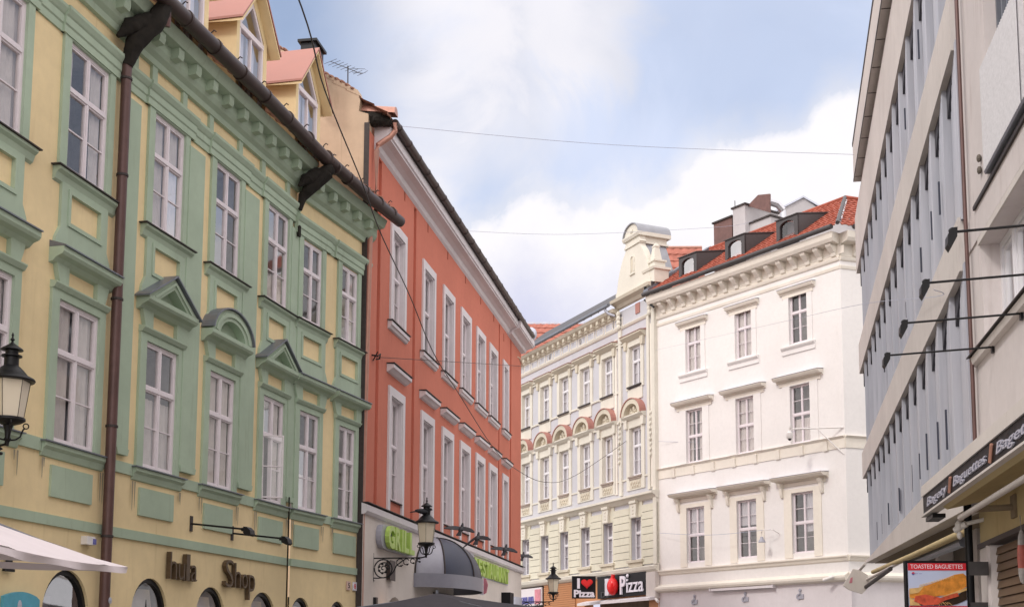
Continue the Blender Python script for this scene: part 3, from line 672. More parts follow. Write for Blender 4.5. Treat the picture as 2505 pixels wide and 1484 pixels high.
# fire wall above the yellow house, ragged tiled coping
fw_=FR.perp(-.04)   # u runs outwards from the wall plane
f=MB(); tl=[(-9.0,20.1),(-1.24,15.27),(-.90,15.08),(-.55,14.86),(-.28,14.72),(-.22,14.45),(-.25,14.2),(-.02,14.12),(-.02,13.9),(-.05,0),(-9.0,0)]
f.prism(tl,0,.30); f.build('fire_wall','firewall',fw_,rh)
tp=MB(); x=-9.0
while x<-.3:
    z=15.27+(-1.24-x)*.625 if x<-1.24 else 14.65+(-x-.28)*.66
    tp.ell((x,.16,z+.02+random.uniform(-.01,.03)),(.085,.2,.055),8,5,Matrix.Rotation(R_(30),3,'Y')); x+=.13
tp.build('coping_tile','tileold',fw_,rh,smooth=True)
cav=MB(); lumpy(cav,[(.42,-.12,14.06),(.1,.03,14.08),(-.22,.12,14.10)],[.10,.17,.16],4.4); cav.build('dark_hollow','soot_black',fw_,rh)  # solid dark lump filling the cavity beside the copper cap
cap=MB(); n=12; cap.smooth=True
cap.add([(-.25+.82*t_,( .15*math.cos(a)),14.28+.19*math.sin(a)-.10*t_) for t_ in (0,1) for a in [math.pi*k/n for k in range(n+1)]],[(k,k+1,n+2+k,n+1+k) for k in range(n)]+[tuple(range(n+1)),tuple(range(n+1,2*n+2))])
cap.build('copper_cap','copper',fw_,rh)
dp=MB(); dp.smooth=True
dp.tube([(.12,.50,14.05),(.12,.50,13.86),(.10,.40,13.72),(.02,.12,13.50),(0,.10,13.35),(0,.10,11.6),(-.22,.04,11.2),(-.26,-.02,5.2),(-.26,-.02,0)],.065,12); dp.build('downpipe','copper',FR,rh)
gap=MB(); gap.box(-.37,-.34,-.1,.02,0,13.9); gap.build('seam','rust',FR,rh)
chm=MB(); chm.box(-1.44,-1.10,.4,1.0,14.6,15.62); chm.box(-1.50,-1.04,.34,1.06,15.62,15.68); chm.build('chimney','black',fw_,rh)
# antenna on the fire wall
an=root('roof_antenna',fw_,'thin television antenna on a mast above the beige fire wall','antenna',z=14.8)
a_=MB(); a_.tube([(-.57,.15,14.75),(-.58,.15,15.40)],.014,6); a_.build('mast','wire',fw_,an)
b_=MB(); b_.tube([(-1.06,.0,15.62),(-.18,.35,15.08)],.008,5)
for k in range(9):
    t=k/8; c=Vector((-1.06,.0,15.62)).lerp(Vector((-.18,.35,15.08)),t); L=.20-.07*t
    b_.tube([(c.x-L*.9,c.y-L*.4,c.z-.01),(c.x+L*.9,c.y+L*.4,c.z+.01)],.005,5)
b_.tube([(-.42,.3,15.25),(-.12,.3,15.22),(-.05,.3,15.17),(-.15,.3,15.12),(-.42,.3,15.16)],.005,5)
b_.build('boom','wire',fw_,an)
# ================================================================== CREAM CORNER HOUSE WITH GABLE
ch=root('cream_house',FCR,'ornate cream and grey house with arched window hoods and a curved gable','house')
CAX=[-14.36,-11.86,-9.48,-7.04,-4.62,-1.84]
mb=MB(); ops=[]
for u in CAX: ops+=[(u-.50,u+.50,6.06,8.02),(u-.56,u+.56,10.0,12.3),(u-.56,u+.56,14.3,16.22)]
wall(mb,-16.5,.15,5.75,18.2,ops,.3); mb.build('wall','lavender',FCR,ch)
# end strip and the projecting bay
b=MB(); b.box(-3.38,-3.12,0,.10,9.2,17.3); b.box(-.62,-.40,0,.10,9.2,17.3); b.box(-.12,.15,-.4,.13,5.75,18.4)
b.build('corner_strip','cream',FCR,ch)
for (p,q) in ((-3.86,-3.62),(-.36,-.16)):
    b=MB(); b.box(p,q,0,.06,9.3,16.9); b.build('pilaster','whitecream',FCR,ch)
# rusticated first floor
r=MB(); zs=[5.80+i*.345 for i in range(9)]
edges=[-16.5]+[x for u in CAX for x in (u-.62,u+.62)]+[.15]
for i in range(0,len(edges),2):
    for z in zs:
        if z+.30<8.75: r.box(edges[i],edges[i+1],0,.075,z,z+.318)
for u in CAX: r.box(u-.62,u-.50,0,.06,5.8,8.1).box(u+.50,u+.62,0,.06,5.8,8.1).box(u-.62,u+.62,0,.06,8.02,8.75)
r.build('rusticated_floor','creamgreen',FCR,ch)
for u in CAX:
    k=MB(); k.prism([(u-.22,8.02),(u+.22,8.02),(u+.30,8.74),(u-.30,8.74)],.05,.20); k.sweep([(.05,8.66),(.26,8.68),(.26,8.80),(.05,8.82)],u-.32,u+.32); k.sweep([(.05,8.0),(.22,8.02),(.22,8.1),(.05,8.12)],u-.26,u+.26)
    for z in (8.2,8.36,8.52): k.ell((u,.21,z),(.035,.04,.045),6,4)
    k.build('keystone','cream',FCR,ch)
    k=MB(); k.box(u-.72,u+.72,0,.18,5.93,6.05); k.box(u-.6,u+.6,0,.09,5.72,5.93); k.build('window_sill','creamdark',FCR,ch)
    window(ch,FCR,u,1.0,6.06,8.02,-.20,rows=(.34,.33,.33),trans=.09,fw=.06,m='pvc',cur='blindfull')
    # second floor: arched hood on a cream surround
    k=MB(); k.box(u-.56,u-.54,-.21,.0,10.0,12.3).box(u+.54,u+.56,-.21,.0,10.0,12.3).box(u-.54,u+.54,-.21,0,12.28,12.3); k.box(u-.86,u-.56,0,.06,9.35,12.72).box(u+.56,u+.86,0,.06,9.35,12.72).box(u-.56,u+.56,0,.06,12.3,12.72).box(u-.56,u+.56,0,.05,9.35,9.9)
    k.sweep([(0,12.66),(.14,12.70),(.28,12.82),(.28,12.88),(0,12.92)],u-.98,u+.98)
    for s in (-1,1): k.prism([(u+s*.92,12.30),(u+s*.66,12.30),(u+s*.66,12.72),(u+s*.96,12.72)],0,.16)
    k.build('window_surround','cream',FCR,ch)
    n=14; k=MB(); k.band(arcpts(u,12.86,.68,.52,math.pi,0,n),arcpts(u,12.86,.92,.74,math.pi,0,n),0,.30); o=k.build('arched_hood','creamdark',FCR,ch)
    k=MB(); k.band(arcpts(u,12.87,.925,.745,math.pi,0,n),arcpts(u,12.87,.97,.785,math.pi,0,n),0,.34); k.build('copper_cover','dormerroof',FCR,o)
    k=MB(); k.prism(arcpts(u,12.86,.68,.52,math.pi,0,n),0,.04)
    for i in range(11): k.ell((u+random.uniform(-.38,.38),.06,12.94+random.uniform(0,.26)),(.09,.07,.07),7,5)
    k.ell((u,.08,13.18),(.1,.1,.15),8,5); k.build('tympanum_relief','creamdark',FCR,o)
    k=MB(); k.box(u-.62,u+.62,0,.13,9.92,9.99); k.box(u-.56,u+.56,-.2,.10,9.84,9.92); k.build('window_sill','sillbrown',FCR,ch)
    k=MB(); k.box(u-.5,u+.5,.0,.07,9.42,9.78)
    for i in range(7): k.ell((u-.36+i*.12,.085,9.60+.07*(-1)**i),(.07,.04,.08),7,4)
    k.build('relief_plaque','creamdark',FCR,ch)
    window(ch,FCR,u,1.08,10.0,12.28,-.14,rows=(.36,.32,.32),trans=.09,fw=.09,m='pvc',cur=random.choice(['blindfull','blindfull','full']))
    # third floor
    k=MB(); k.box(u-.56,u-.54,-.21,.0,14.3,16.22).box(u+.54,u+.56,-.21,.0,14.3,16.22).box(u-.54,u+.54,-.21,0,16.2,16.22); k.box(u-.84,u-.56,0,.06,14.15,16.5).box(u+.56,u+.84,0,.06,14.15,16.5).box(u-.56,u+.56,0,.06,16.22,16.5).box(u-.7,u+.7,0,.05,13.6,14.15)
    k.build('window_surround','cream',FCR,ch)
    k=MB(); k.sweep([(0,16.46),(.10,16.50),(.30,16.66),(.30,16.74),(0,16.76)],u-1.02,u+1.02)
    for s in (-1,1): k.prism([(u+s*.9,16.1),(u+s*.7,16.1),(u+s*.66,16.5),(u+s*.96,16.5)],0,.15)
    o=k.build('window_hood','creamdark',FCR,ch)
    k=MB(); k.sweep([(0,16.83),(.34,16.76),(.34,16.745),(0,16.765)],u-1.04,u+1.04); k.build('copper_cover','dormerroof',FCR,o)
    k=MB(); k.box(u-.66,u+.66,0,.14,14.22,14.29); k.build('window_sill','rust',FCR,ch)
    window(ch,FCR,u,1.08,14.3,16.2,-.14,rows=(.36,.32,.32),trans=.09,fw=.09,m='pvc',cur=random.choice(['blindfull','blindfull','full']))
# string courses
k=MB(); k.sweep([(0,14.18),(.07,14.19),(.07,14.27),(0,14.28)],-16.5,-3.38)
k.sweep([(0,10.55-.7),(.05,9.86),(.05,9.93),(0,9.94)],-16.5,.1)
k.sweep([(0,8.72),(.10,8.76),(.22,8.90),(.36,8.96),(.36,9.06),(0,9.12)],-16.5,.18); k.sweep([(0,17.28),(.05,17.29),(.10,17.38),(.10,17.42),(0,17.44)],-16.5,.15)
k.sweep([(0,5.38),(.12,5.42),(.22,5.52),(.26,5.66),(0,5.74)],-16.5,.2)
for a in range(len(CAX)-1):
    um=(CAX[a]+CAX[a+1])/2
    k.sweep([(0,16.40),(.09,16.42),(.09,16.48),(0,16.5)],um-.36,um+.36); k.sweep([(0,16.54),(.11,16.56),(.11,16.62),(0,16.64)],um-.36,um+.36)
    k.sweep([(0,12.66),(.09,12.68),(.09,12.76),(0,12.78)],um-.36,um+.36)
k.build('string_course','cream',FCR,ch)
k=MB(); k.sweep([(0,17.9),(.10,17.94),(.14,18.1),(.34,18.2),(.40,18.34),(0,18.4)],-16.5,-3.4)
for i in range(20): k.box(-16.2+i*.64,-15.98+i*.64,.10,.30,17.98,18.16)
k.sweep([(0,18.3),(.12,18.34),(.20,18.48),(.42,18.58),(.46,18.72),(0,18.76)],-3.55,.2)
k.build('cornice','creamdark',FCR,ch)
k=MB()
for i in range(13): u=-15.6+i*.98; k.band([(u,17.52),(u,17.86),(u+.72,17.86),(u+.72,17.52),(u,17.52)],[(u-.04,17.48),(u-.04,17.90),(u+.76,17.90),(u+.76,17.48),(u-.04,17.48)],0,.03)
k.build('attic_frieze','whitecream',FCR,ch)
for u in (-3.95,-7.6,-11.3): q=MB(); q.ell((u,.02,17.72),(.10,.03,.17),10,6); q.build('attic_vent','room',FCR,ch)
q=MB(); q.box(-1.75,-1.35,0,.04,17.7,18.2); q.build('pale_panel','dormerroof',FCR,ch)
# ornament stacks on the bay
for uc in (-3.25,-.25):
    for i in range(9): q=MB(); q.ell((uc+random.uniform(-.05,.05),.15,12.7-i*.24),(.07,.05,.09),7,5); q.build('stucco_ornament','cream',FCR,ch)
    q=MB(); 
    for z in (17.4,17.62,17.84,18.06): q.ell((uc,.14,z),(.16,.10,.15),8,5)
    q.build('stucco_ornament','cream',FCR,ch)
# gutter and slate strip
k=MB(); k.smooth=True; k.tube([(-16.5,.55,18.48),(-3.5,.55,18.52)],.085,10); o=k.build('gutter','sheet',FCR,ch)
k=MB(); k.tube([(-3.9,.55,18.4),(-3.8,.4,18.2),(-3.55,.15,18.05)],.07,10); k.build('pipe_outlet','sheetlight',FCR,o,smooth=True)
k=MB(); k.add([(-16.5,.5,18.5),(-3.2,.5,18.5),(-3.2,-2.2,20.55),(-16.5,-2.2,20.55)],[(0,1,2,3)])
for i in range(16): k.box(-15.6+i*.8,-15.55+i*.8,.2,.24,18.6,18.78)
k.build('sheet_roof','darkgrey',FCR,ch)
# gable
def mirror(L,uc): return L+[(2*uc-u,z) for u,z in reversed(L)]
GC=-1.72
left=[(-3.42,18.74),(-3.42,19.05),(-3.30,19.12),(-3.2,19.55),(-3.02,20.05),(-2.72,20.55),(-2.44,20.85),(-2.38,21.0),(-2.50,21.06),(-2.42,21.16),(-2.38,21.42)]
q=MB(); q.prism(mirror(left,GC),-.15,.18); g1=q.build('gable','cream',FCR,ch)
q=MB(); q.sweep([(-1.5,21.34),(.26,21.34),(.32,21.46),(.32,21.52),(-1.5,21.52)],GC-.78,GC+.78); q.sweep([(-1.4,20.98),(.24,20.98),(.24,21.06),(-1.4,21.06)],GC-.72,GC+.72)
q.box(GC-.62,GC+.62,-1.35,.12,21.0,21.40); n=12
q.prism(arcpts(GC,21.5,.72,.55,math.pi,0,n),-1.4,.22); q.ell((GC,.24,21.72),(.14,.05,.12),10,5); q.build('gable_head','cream',FCR,g1)
q=MB(); q.band(arcpts(GC,21.5,.73,.56,math.pi,0,n),arcpts(GC,21.5,.78,.61,math.pi,0,n),-1.5,.30); q.smooth=True; q.build('barrel_cover','sheetmid',FCR,g1)
q=MB(); q.add([(GC+.6,-.15,21.0),(GC+.6,-1.3,21.0),(GC+1.6,-1.3,18.9),(GC+1.6,-.15,18.9),(GC+.95,-.15,20.3),(GC+.95,-1.3,20.3)],[(0,1,5,4),(4,5,2,3)]); q.build('gable_side_sheet','sheetmid',FCR,g1)
q=MB(); nn=8; q.prism([(GC-.13,19.75)]+arcpts(GC,20.35,.13,.13,math.pi,0,nn)+[(GC+.13,19.75)],.181,.186); q.build('niche','creamdark',FCR,g1)
q=MB(); q.band([(GC-.13,19.75)]+arcpts(GC,20.35,.13,.13,math.pi,0,nn)+[(GC+.13,19.75)],[(GC-.19,19.75)]+arcpts(GC,20.35,.19,.19,math.pi,0,nn)+[(GC+.19,19.75)],.18,.22); q.box(GC-.24,GC+.24,.18,.25,19.6,19.66); q.build('niche_frame','cream',FCR,g1)
q=MB(); q.box(-.65,.30,-.6,.16,18.74,19.35).sweep([(-.7,19.35),(.22,19.35),(.26,19.45),(-.7,19.47)],-.72,.38)
q.box(-.50,.18,-.5,.08,19.45,19.75).sweep([(-.55,19.75),(.14,19.75),(.14,19.83),(-.55,19.84)],-.56,.24)
q.lathe((-.16,-.2,0),[(.30,19.84),(.17,20.5),(.20,20.52),(.20,20.58),(.15,20.60),(.05,20.72)],4,math.pi/4); q.build('pinnacle','cream',FCR,ch)
q=MB(); q.tube([(.02,.5,18.5),(.02,.45,18.2),(.05,.2,17.8)],.07,8); q.tube([(-.3,.35,17.98),(.55,.35,17.42)],.05,6); q.build('bracket_lamp_arm','black',FCR,ch)
# tiled roofs behind the eaves, rows facing the street
FT1=Fr((-3.2,80.0),(1,0)); q=MB(); tiles(q,1.2,6.5,(.0,18.6),(-5.0,24.3),row=.55,tw=.42,h=.05); q.build('back_roof','tilepale',FT1,ch)
q=MB(); q.box(1.2,6.5,-5.1,-4.9,24.25,24.4); q.build('ridge','sheetlight',FT1,ch)
FT2=Fr((5.0,63.2),(1,-.02)); q=MB(); tiles(q,0,3.1,(.6,19.4),(-1.6,22.95),row=.52,tw=.40,h=.05); q.build('back_roof','tilepale',FT2,ch)
q=MB(); q.tube([(0,-1.6,23.0),(3.1,-1.6,23.0)],.09,8); q.build('ridge','copper',FT2,ch)
# shop floor of the cream house
sf=MB(); wall(sf,-16.5,.15,0,5.75,[(-16.5,-12.05,0.3,5.45),(-7.3,-.8,0.3,4.25)],.5,-.02); sf.build('shop_front','orange',FCR,ch)
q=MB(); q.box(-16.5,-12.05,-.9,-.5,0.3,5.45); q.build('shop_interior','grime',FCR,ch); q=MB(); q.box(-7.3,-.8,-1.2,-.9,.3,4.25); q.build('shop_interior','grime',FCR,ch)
q=MB()
for i in range(40): q.box(-12.0,-8.25,.0,.03,1.0+i*.11,1.085+i*.11)
q.build('orange_slats','orange',FCR,ch)
q=MB(); q.sweep([(0,4.16),(.5,4.10),(.5,4.22),(0,4.34)],-7.1,.1); q.build('awning_box','whitetrim',FCR,ch)
q=MB(); q.box(-.68,.16,-.02,.20,4.2,5.4); q.build('brown_pier','concrete',FCR,ch)
# pizza fascia
ps=root('pizza_fascia_sign',FCR.sub(-3.4),'long black fascia sign with puffy white Pizza letters and a red tomato','sign',z=4.45)
FP=FCR.sub(-3.4)
q=MB(); q.box(-2.15,2.62,.02,.16,4.40,5.62); q.build('panel','signblack',FP,ps)
q=textmb('I',-.92,-.55,4.50,5.30,.18,.22,.03); q.build('letter','signwhite',FP,ps)
q=textmb('P',.32,.84,4.50,5.36,.18,.08,.02); q.build('letter','signwhite',FP,ps)
q=MB(); q.ell((1.02,.22,5.34),(.10,.06,.09),10,6); q.build('letter','signwhite',FP,ps,smooth=True)
q=textmb('izza',.92,2.50,4.56,5.20,.19,.05,.006); q.build('letters','signwhite',FP,ps)
q=MB(); q.ell((-.12,.40,4.90),(.33,.26,.42),16,10); q.tube([(-.1,.40,5.28),(-.06,.40,5.46)],[.11,.09],8); q.build('tomato_heart','red_gloss',FP,ps,smooth=True)
q=textmb('DS',-1.75,-.9,4.44,4.72,.16,.02,.02); q.build('letters','darkgrey',FP,ps)
# perpendicular I heart Pizza box
HB=Fr((1.168,60.8),(1,.02))
hs=root('heart_pizza_box_sign',HB,'square black box sign reading I heart Pizza, left end of the pizza fascia','sign',z=4.4)
q=MB(); q.box(0,1.13,-.4,.0,4.38,5.44); q.build('box','signblack',HB,hs)
q=textmb('I',.24,.37,4.84,5.33,.0,.07,.03); q.build('letter','signwhite',HB,hs)
def heart(uc,zc,r,w0,w1,mb):
    p=[]
    for k in range(28):
        t=2*math.pi*k/28; x=16*math.sin(t)**3; y=13*math.cos(t)-5*math.cos(2*t)-2*math.cos(3*t)-math.cos(4*t); p.append((uc+x/16*r,zc+y/16*r*.92))
    mb.prism(p,w0,w1); p2=[(uc+(u-uc)*.75,zc+(z-zc)*.75) for u,z in p]; mb.prism(p2,w1,w1+.05); return mb
q=MB(); heart(.71,5.09,.28,.0,.08,q); q.build('heart','red_gloss',HB,hs)
q=textmb('Pizza',.08,1.08,4.42,4.78,.0,.10,.04); q.build('letters','signwhite',HB,hs)
# blue and pink shop sign at the left
bs=root('blue_lettered_shop_sign',FCR.sub(-13.2),'pale shop sign with blue letters and pink panel beyond the red house corner','sign',z=4.4)
FBS=FCR.sub(-13.2)
q=MB(); q.box(-2.2,1.05,.02,.10,4.35,5.30); q.build('panel','whitetrim',FBS,bs)
q=textmb('BRATISLAVA',-2.1,.15,4.45,4.85,.11,.05,.02); q.build('letters','blueink',FBS,bs)
q=MB(); q.box(.25,.95,.11,.14,4.42,5.2); q.build('pink_panel','pinkink',FBS,bs)
# ================================================================== WHITE HOUSE
wh=root('white_house',FW,'white stuccoed corner house with bracketed cornice and red tiled roof','house')
WAX=[2.55,5.69,8.81]
mb=MB(); ops=[]
for u in WAX: ops+=[(u-.49,u+.49,14.13,16.2),(u-.53,u+.53,10.06,12.42),(u-.575,u+.575,5.66,8.08)]
wall(mb,.03,11.07,4.5,17.3,ops,.22); mb.build('wall','white',FW,wh)
CW=FW.p(11.07,0,0); FWS=Fr((CW.x,CW.y),(.94,.34)); HK=(1-FW.n.dot(FWS.n))/FW.d.dot(FWS.n)
mb=MB(); wall(mb,0,9,4.5,17.3,[(2.2,3.2,14.13,16.2),(2.2,3.2,10.06,12.4)],.2); mb.build('side_wall','white',FWS,wh)
# ground floor
mb=MB(); wall(mb,.03,11.2,0,4.5,[(1.5,3.4,0.2,3.4),(4.7,6.6,0.2,3.4),(7.8,9.9,.2,3.4)],.3,.03); mb.build('ground_floor_wall','whitetrim',FW,wh)
mb=MB(); wall(mb,0,9,0,4.5,[(1.2,3.0,0.2,3.4)],.3,.03); mb.build('ground_floor_side','whitetrim',FWS,wh)
for (a,b_) in ((1.5,3.4),(4.7,6.6),(7.8,9.9)): q=MB(); q.box(a,b_,-.4,-.3,.2,3.4); q.build('shop_interior','blind',FW,wh)
k=MB()
for fr,e0,e1 in ((FW,.03,11.07),(FWS,0,9)):
    mi=0 if fr is FWS else 0
    k=MB(); d0=0 ; d1=0
    for pr in ([(0,5.20),(.06,5.24),(.10,5.34),(.16,5.38),(.16,5.43),(0,5.45)],[(0,9.56),(.03,9.56),(.03,9.94),(.05,9.95),(.10,10.0),(.12,10.02),(0,10.05)],[(0,16.62),(.03,16.63),(.05,16.72),(.05,16.76),(0,16.78)],[(0,16.95),(.06,16.97),(.09,17.05),(.09,17.09),(0,17.105)],[(0,4.42),(.10,4.46),(.22,4.50),(.26,4.58),(.26,4.66),(0,4.80)]):
        sc=MB(); sc.sweep(pr,e0,e1); sc.build('string_course','whitecream',fr,wh)
    k.sweep([(0,17.10),(.05,17.12),(.05,17.7),(0,17.7)],e0,e1)
    k.sweep([(0,17.60),(.50,17.62),(.58,17.74),(.62,17.98),(0,18.04)],e0,e1,0,.25 if fr is FW else 0)
    k.build('cornice','whitecream',fr,wh)
    n=int((e1-e0)/.675)
    for i in range(n):
        u=e0+.55+i*.675
        b=MB(); b.sweep([(.05,17.14),(.12,17.16),(.16,17.28),(.40,17.50),(.44,17.60),(.05,17.60)],u,u+.24); b.build('bracket','whitecream',fr,wh)
        b=MB(); b.box(u+.30,u+.62,.05,.065,17.2,17.5); b.build('frieze_panel','whitecream',fr,wh)
for i in range(8):
    u=1.05+i*1.28; b=MB(); b.sweep([(0,9.50),(.07,9.54),(.10,9.90),(0,9.92)],u,u+.22); b.build('small_bracket','whitecream',FW,wh)
for j,u in enumerate(WAX):
    def casing(a,b_,c,d,wd_,m='white'):
        q=MB(); q.box(a-wd_,a,0,.035,c,d+.16).box(b_,b_+wd_,0,.035,c,d+.16).box(a,b_,0,.035,d,d+.16); q.build('window_casing',m,FW,wh)
    casing(u-.49,u+.49,14.05,16.2,.28); casing(u-.53,u+.53,10.05,12.42,.42); casing(u-.575,u+.575,5.5,8.08,.42,'whitecream')
    def hood(h,z,wo_,m='whitecream'):
        q=MB(); q.sweep([(0,z-.20),(.06,z-.18),(.06,z-.12),(wo_*.8,z-.10),(wo_,z-.02),(wo_,z+.02),(0,z+.04)],u-h,u+h); o=q.build('window_hood',m,FW,wh)
        q=MB(); q.sweep([(0,z+.06),(wo_+.03,z+.022),(wo_+.03,z+.032),(0,z+.075)],u-h-.02,u+h+.02); q.build('flashing','sheetlight',FW,o)
        q=MB(); q.box(u-h+.12,u+h-.12,0,.04,z-.34,z-.2); q.build('frieze_panel',m,FW,wh)
    hood(.95,16.42,.22); hood(1.24,12.80,.32); hood(1.38,8.70,.42)
    for s in (-1,1):
        q=MB(); q.sweep([(0,7.92),(.08,7.94),(.12,8.05),(.16,8.3),(.30,8.5),(0,8.52)],u+s*1.06-.07,u+s*1.06+.07); q.build('console','whitecream',FW,wh)
    q=MB(); q.sweep([(0,13.72),(.05,13.74),(.05,13.90),(.12,13.98),(.14,14.02),(.14,14.05),(0,14.07)],u-.90,u+.90); q.build('window_sill','white',FW,wh)
    window(wh,FW,u,.98,14.13,16.2,-.10,rows=(.37,.32,.31),trans=.08,cur=random.choice(['sides','none','full']))
    window(wh,FW,u,1.06,10.06,12.42,-.10,rows=(.25,.25,.25,.25),trans=.08,cur=['sides','full','sides'][j]) if False else None
def win4(u,wd,z0,z1,cur):
    o=window(wh,FW,u,wd,z0,z1,-.10,rows=(.5,.25,.25),trans=.09,cur=cur)
    q=MB(); H=z1-z0-.11; zz=z1-.055-H*.25; q.box(u-wd/2+.09,u-.06,-.16,-.115,zz-.012,zz+.012).box(u+.06,u+wd/2-.09,-.16,-.115,zz-.012,zz+.012); q.build('glazing_bar','frame',FW,o)
for j,u in enumerate(WAX):
    win4(u,1.06,10.06,12.42,['sides','full','lower'][j]); win4(u,1.15,5.66,8.08,['upper','upper','blindr'][j])
k=MB(); k.smooth=True; k.tube([(-.05,.70,18.08),(11.3,.70,18.12)],.10,10); k.build('gutter','darkgrey',FW,wh)
k=MB(); k.smooth=True; k.tube([(.2,.70,18.12),(9,.70,18.12)],.10,10); k.build('gutter','darkgrey',FWS,wh)
# roof: slope from eaves up, hip at the right
sl=(19.83-19.28)/(2.04-.28)
sb_=.62
def uf(t): return (.15,11.07+HK*(.62-3.92*t))
k=MB(); tiles(k,.15,11.3,(.62,18.14),(-3.3,20.9),row=.36,tw=.30,uf=uf); k.build('roof','tile',FW,wh)
k=MB(); tiles(k,.0,9.5,(.62,18.14),(-3.3,20.9),row=.36,tw=.30,uf=lambda t:(-HK*(.62-3.92*t),9.5)); k.build('side_roof','tile',FWS,wh)
hp0=FW.p(11.07+HK*.66,.66,18.2); hp1=FW.p(11.07-HK*3.3,-3.3,20.98)
k=MB(); k.tube(w2f(FW,[hp0,hp1]),.08,8); k.build('hip_ridge','darkgrey',FW,wh)
k=MB(); k.tube([(.1,-3.3,20.96),(11.07-HK*3.3,-3.3,20.96)],.09,8); hq=w2f(FW,[hp1,FWS.p(9,-3.3,20.96)]); k.tube(hq,.09,8); k.build('ridge','tile',FW,wh)
k=MB(); k.sweep([(.62,18.16),(-3.35,20.95),(-3.35,21.11),(.62,18.32)],-.12,.22); k.build('verge','sheet',FW,wh)
k=MB(); k.box(-.08,.16,-.9,.35,18.2,18.75); k.build('verge_sheet','darkgrey',FW,wh)
for u in (2.36,5.36,8.40):
    q=MB(); a,b_=u-.59,u+.59; wf=.10; z0=18.52; z1=19.42
    # front frame with rounded window
    n=10; il=[(a+.19,z0+.10)]+arcpts(u,z1-.32,.40,.20,math.pi,0,n)+[(b_-.19,z0+.10)]; ol=[(a,z0)]+[(a,z1)]+[(a+(b_-a)*i/(n-2),z1) for i in range(1,n-2)]+[(b_,z1)]+[(b_,z0)]
    m_=len(il); ol=[(a,z0)]+[(a+(b_-a)*i/(m_-3),z1) for i in range(m_-2)]+[(b_,z0)]
    q.band(il,ol,wf-.10,wf)
    q.add([(a,wf-.02,z0-.2),(a,wf-.02,z1),(a,-1.9,19.85),(a,-1.2,19.0)],[(0,1,2,3)]); q.add([(b_,wf-.02,z0-.2),(b_,wf-.02,z1),(b_,-1.9,19.85),(b_,-1.2,19.0)],[(0,1,2,3)])
    q.add([(a-.04,wf+.05,z1),(b_+.04,wf+.05,z1),(b_+.04,-2.0,19.9),(a-.04,-2.0,19.9),(a-.04,wf+.05,z1+.04),(b_+.04,wf+.05,z1+.04),(b_+.04,-2.0,19.94),(a-.04,-2.0,19.94)],[(0,1,2,3),(4,7,6,5),(0,4,5,1),(1,5,6,2),(3,7,4,0)])
    q.box(a,b_,wf-.1,wf,z0-.25,z0)
    o=q.build('dormer','darkgrey',FW,wh)
    q=MB(); q.add([(x,wf-.08,z) for x,z in il],[tuple(range(len(il)))]); q.build('pane','glass',FW,o)
    q=MB(); q.box(a+.1,b_-.1,-.5,-.45,z0,z1-.05); q.build('interior','greyplastic',FW,o)
# chimneys and the party wall behind
def chim(u0,u1,w0,w1,z0,z1,m,capm='rust'):
    q=MB(); q.box(u0,u1,w0,w1,z0,z1); o=q.build('chimney',m,FW,wh); q=MB(); q.box(u0-.07,u1+.07,w0-.07,w1+.07,z1,z1+.08); q.build('chimney_cap',capm,FW,o)
chim(-.25,1.0,-5.2,-4.0,19.5,22.45,'brick'); chim(1.08,1.9,-6.2,-4.0,19.5,22.80,'greywall'); chim(1.9,3.25,-6.6,-4.3,19.5,21.9,'greywall')
q=MB(); q.prism([(1.85,22.8),(2.55,23.12),(3.3,22.95),(3.28,22.05)],-4.3,-4.22); q.build('chimney_screen','brick',FW,wh)
q=MB(); q.tube([(.62,-4.6,22.5),(.62,-4.6,23.5)],.02,5); q.build('lightning_rod','wire',FW,wh)
FG=Fr((13.6,66.0),(1,0))
gb=root('grey_gabled_building',FG,'plain grey gabled building top rising behind the red tiled roof','building')
q=MB(); q.prism([(-1.9,0),(-1.9,25.1),(.2,26.2),(1.15,25.5),(3.2,24.4),(3.2,0)],-8,0); q.build('wall','greywall',FG,gb)
q=MB(); q.prism([(-2.0,25.12),(.2,26.28),(3.4,24.35),(3.4,24.25),(.2,26.18),(-2.0,25.02)],-8,.1); q.build('roof_edge','sheetlight',FG,gb)
FGP=Fr((11.55,60.0),(1,0))
for u,h_ in ((0,23.3),(-1.1,22.9)):
    q=MB(); q.tube([(u,0,19),(u,0,h_)],.14,8)
    if u==0: q.tube([(u,0,h_),(u-.25,0,h_+.3),(u-.6,0,h_+.42)],.18,8)
    q.build('flue_pipe','silver',FGP,gb,smooth=True)
# ================================================================== FLUTED OFFICE BLOCK (right)
fb=root('fluted_metal_block',FF,'modern block with beige concrete bands and fluted grey metal cladding on the right','building')
U0,U1=8.7,28.4
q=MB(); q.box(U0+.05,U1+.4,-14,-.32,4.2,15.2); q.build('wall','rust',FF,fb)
def fluted(z0,z1):
    q=MB(); u=U0; pts=[]; gp_=[]
    while u<U1:
        L=1.42
        for k in range(8):
            a=u+L*k/8; ww=.07+.12*(k/8)
            pts+=[(a,ww),(a+.02,ww+.07),(a+.09,ww+.075),(a+.12,ww+.005)]
        gp_.append(u)
        u+=L; pts.append((u-.02,.25)); pts.append((u-.01,.04))
    vs=[(a,w,z0) for a,w in pts]+[(a,w,z1) for a,w in pts]; n=len(pts)
    q.add(vs,[(i,i+1,n+i+1,n+i) for i in range(n-1)]); q.build('fluted_cladding','flute',FF,fb)
    for u in gp_: q=MB(); q.prism([(u-.01,z1),(u+.75,z1),(u-.01,z1-.50)],.0,.185); q.build('gap_shade','gapshade',FF,fb)  # solid dark wedges standing in for the shade of gaps between cladding blades
for z0,z1 in ((4.2,6.70),(7.30,9.75),(10.5,12.70)): fluted(z0,z1)
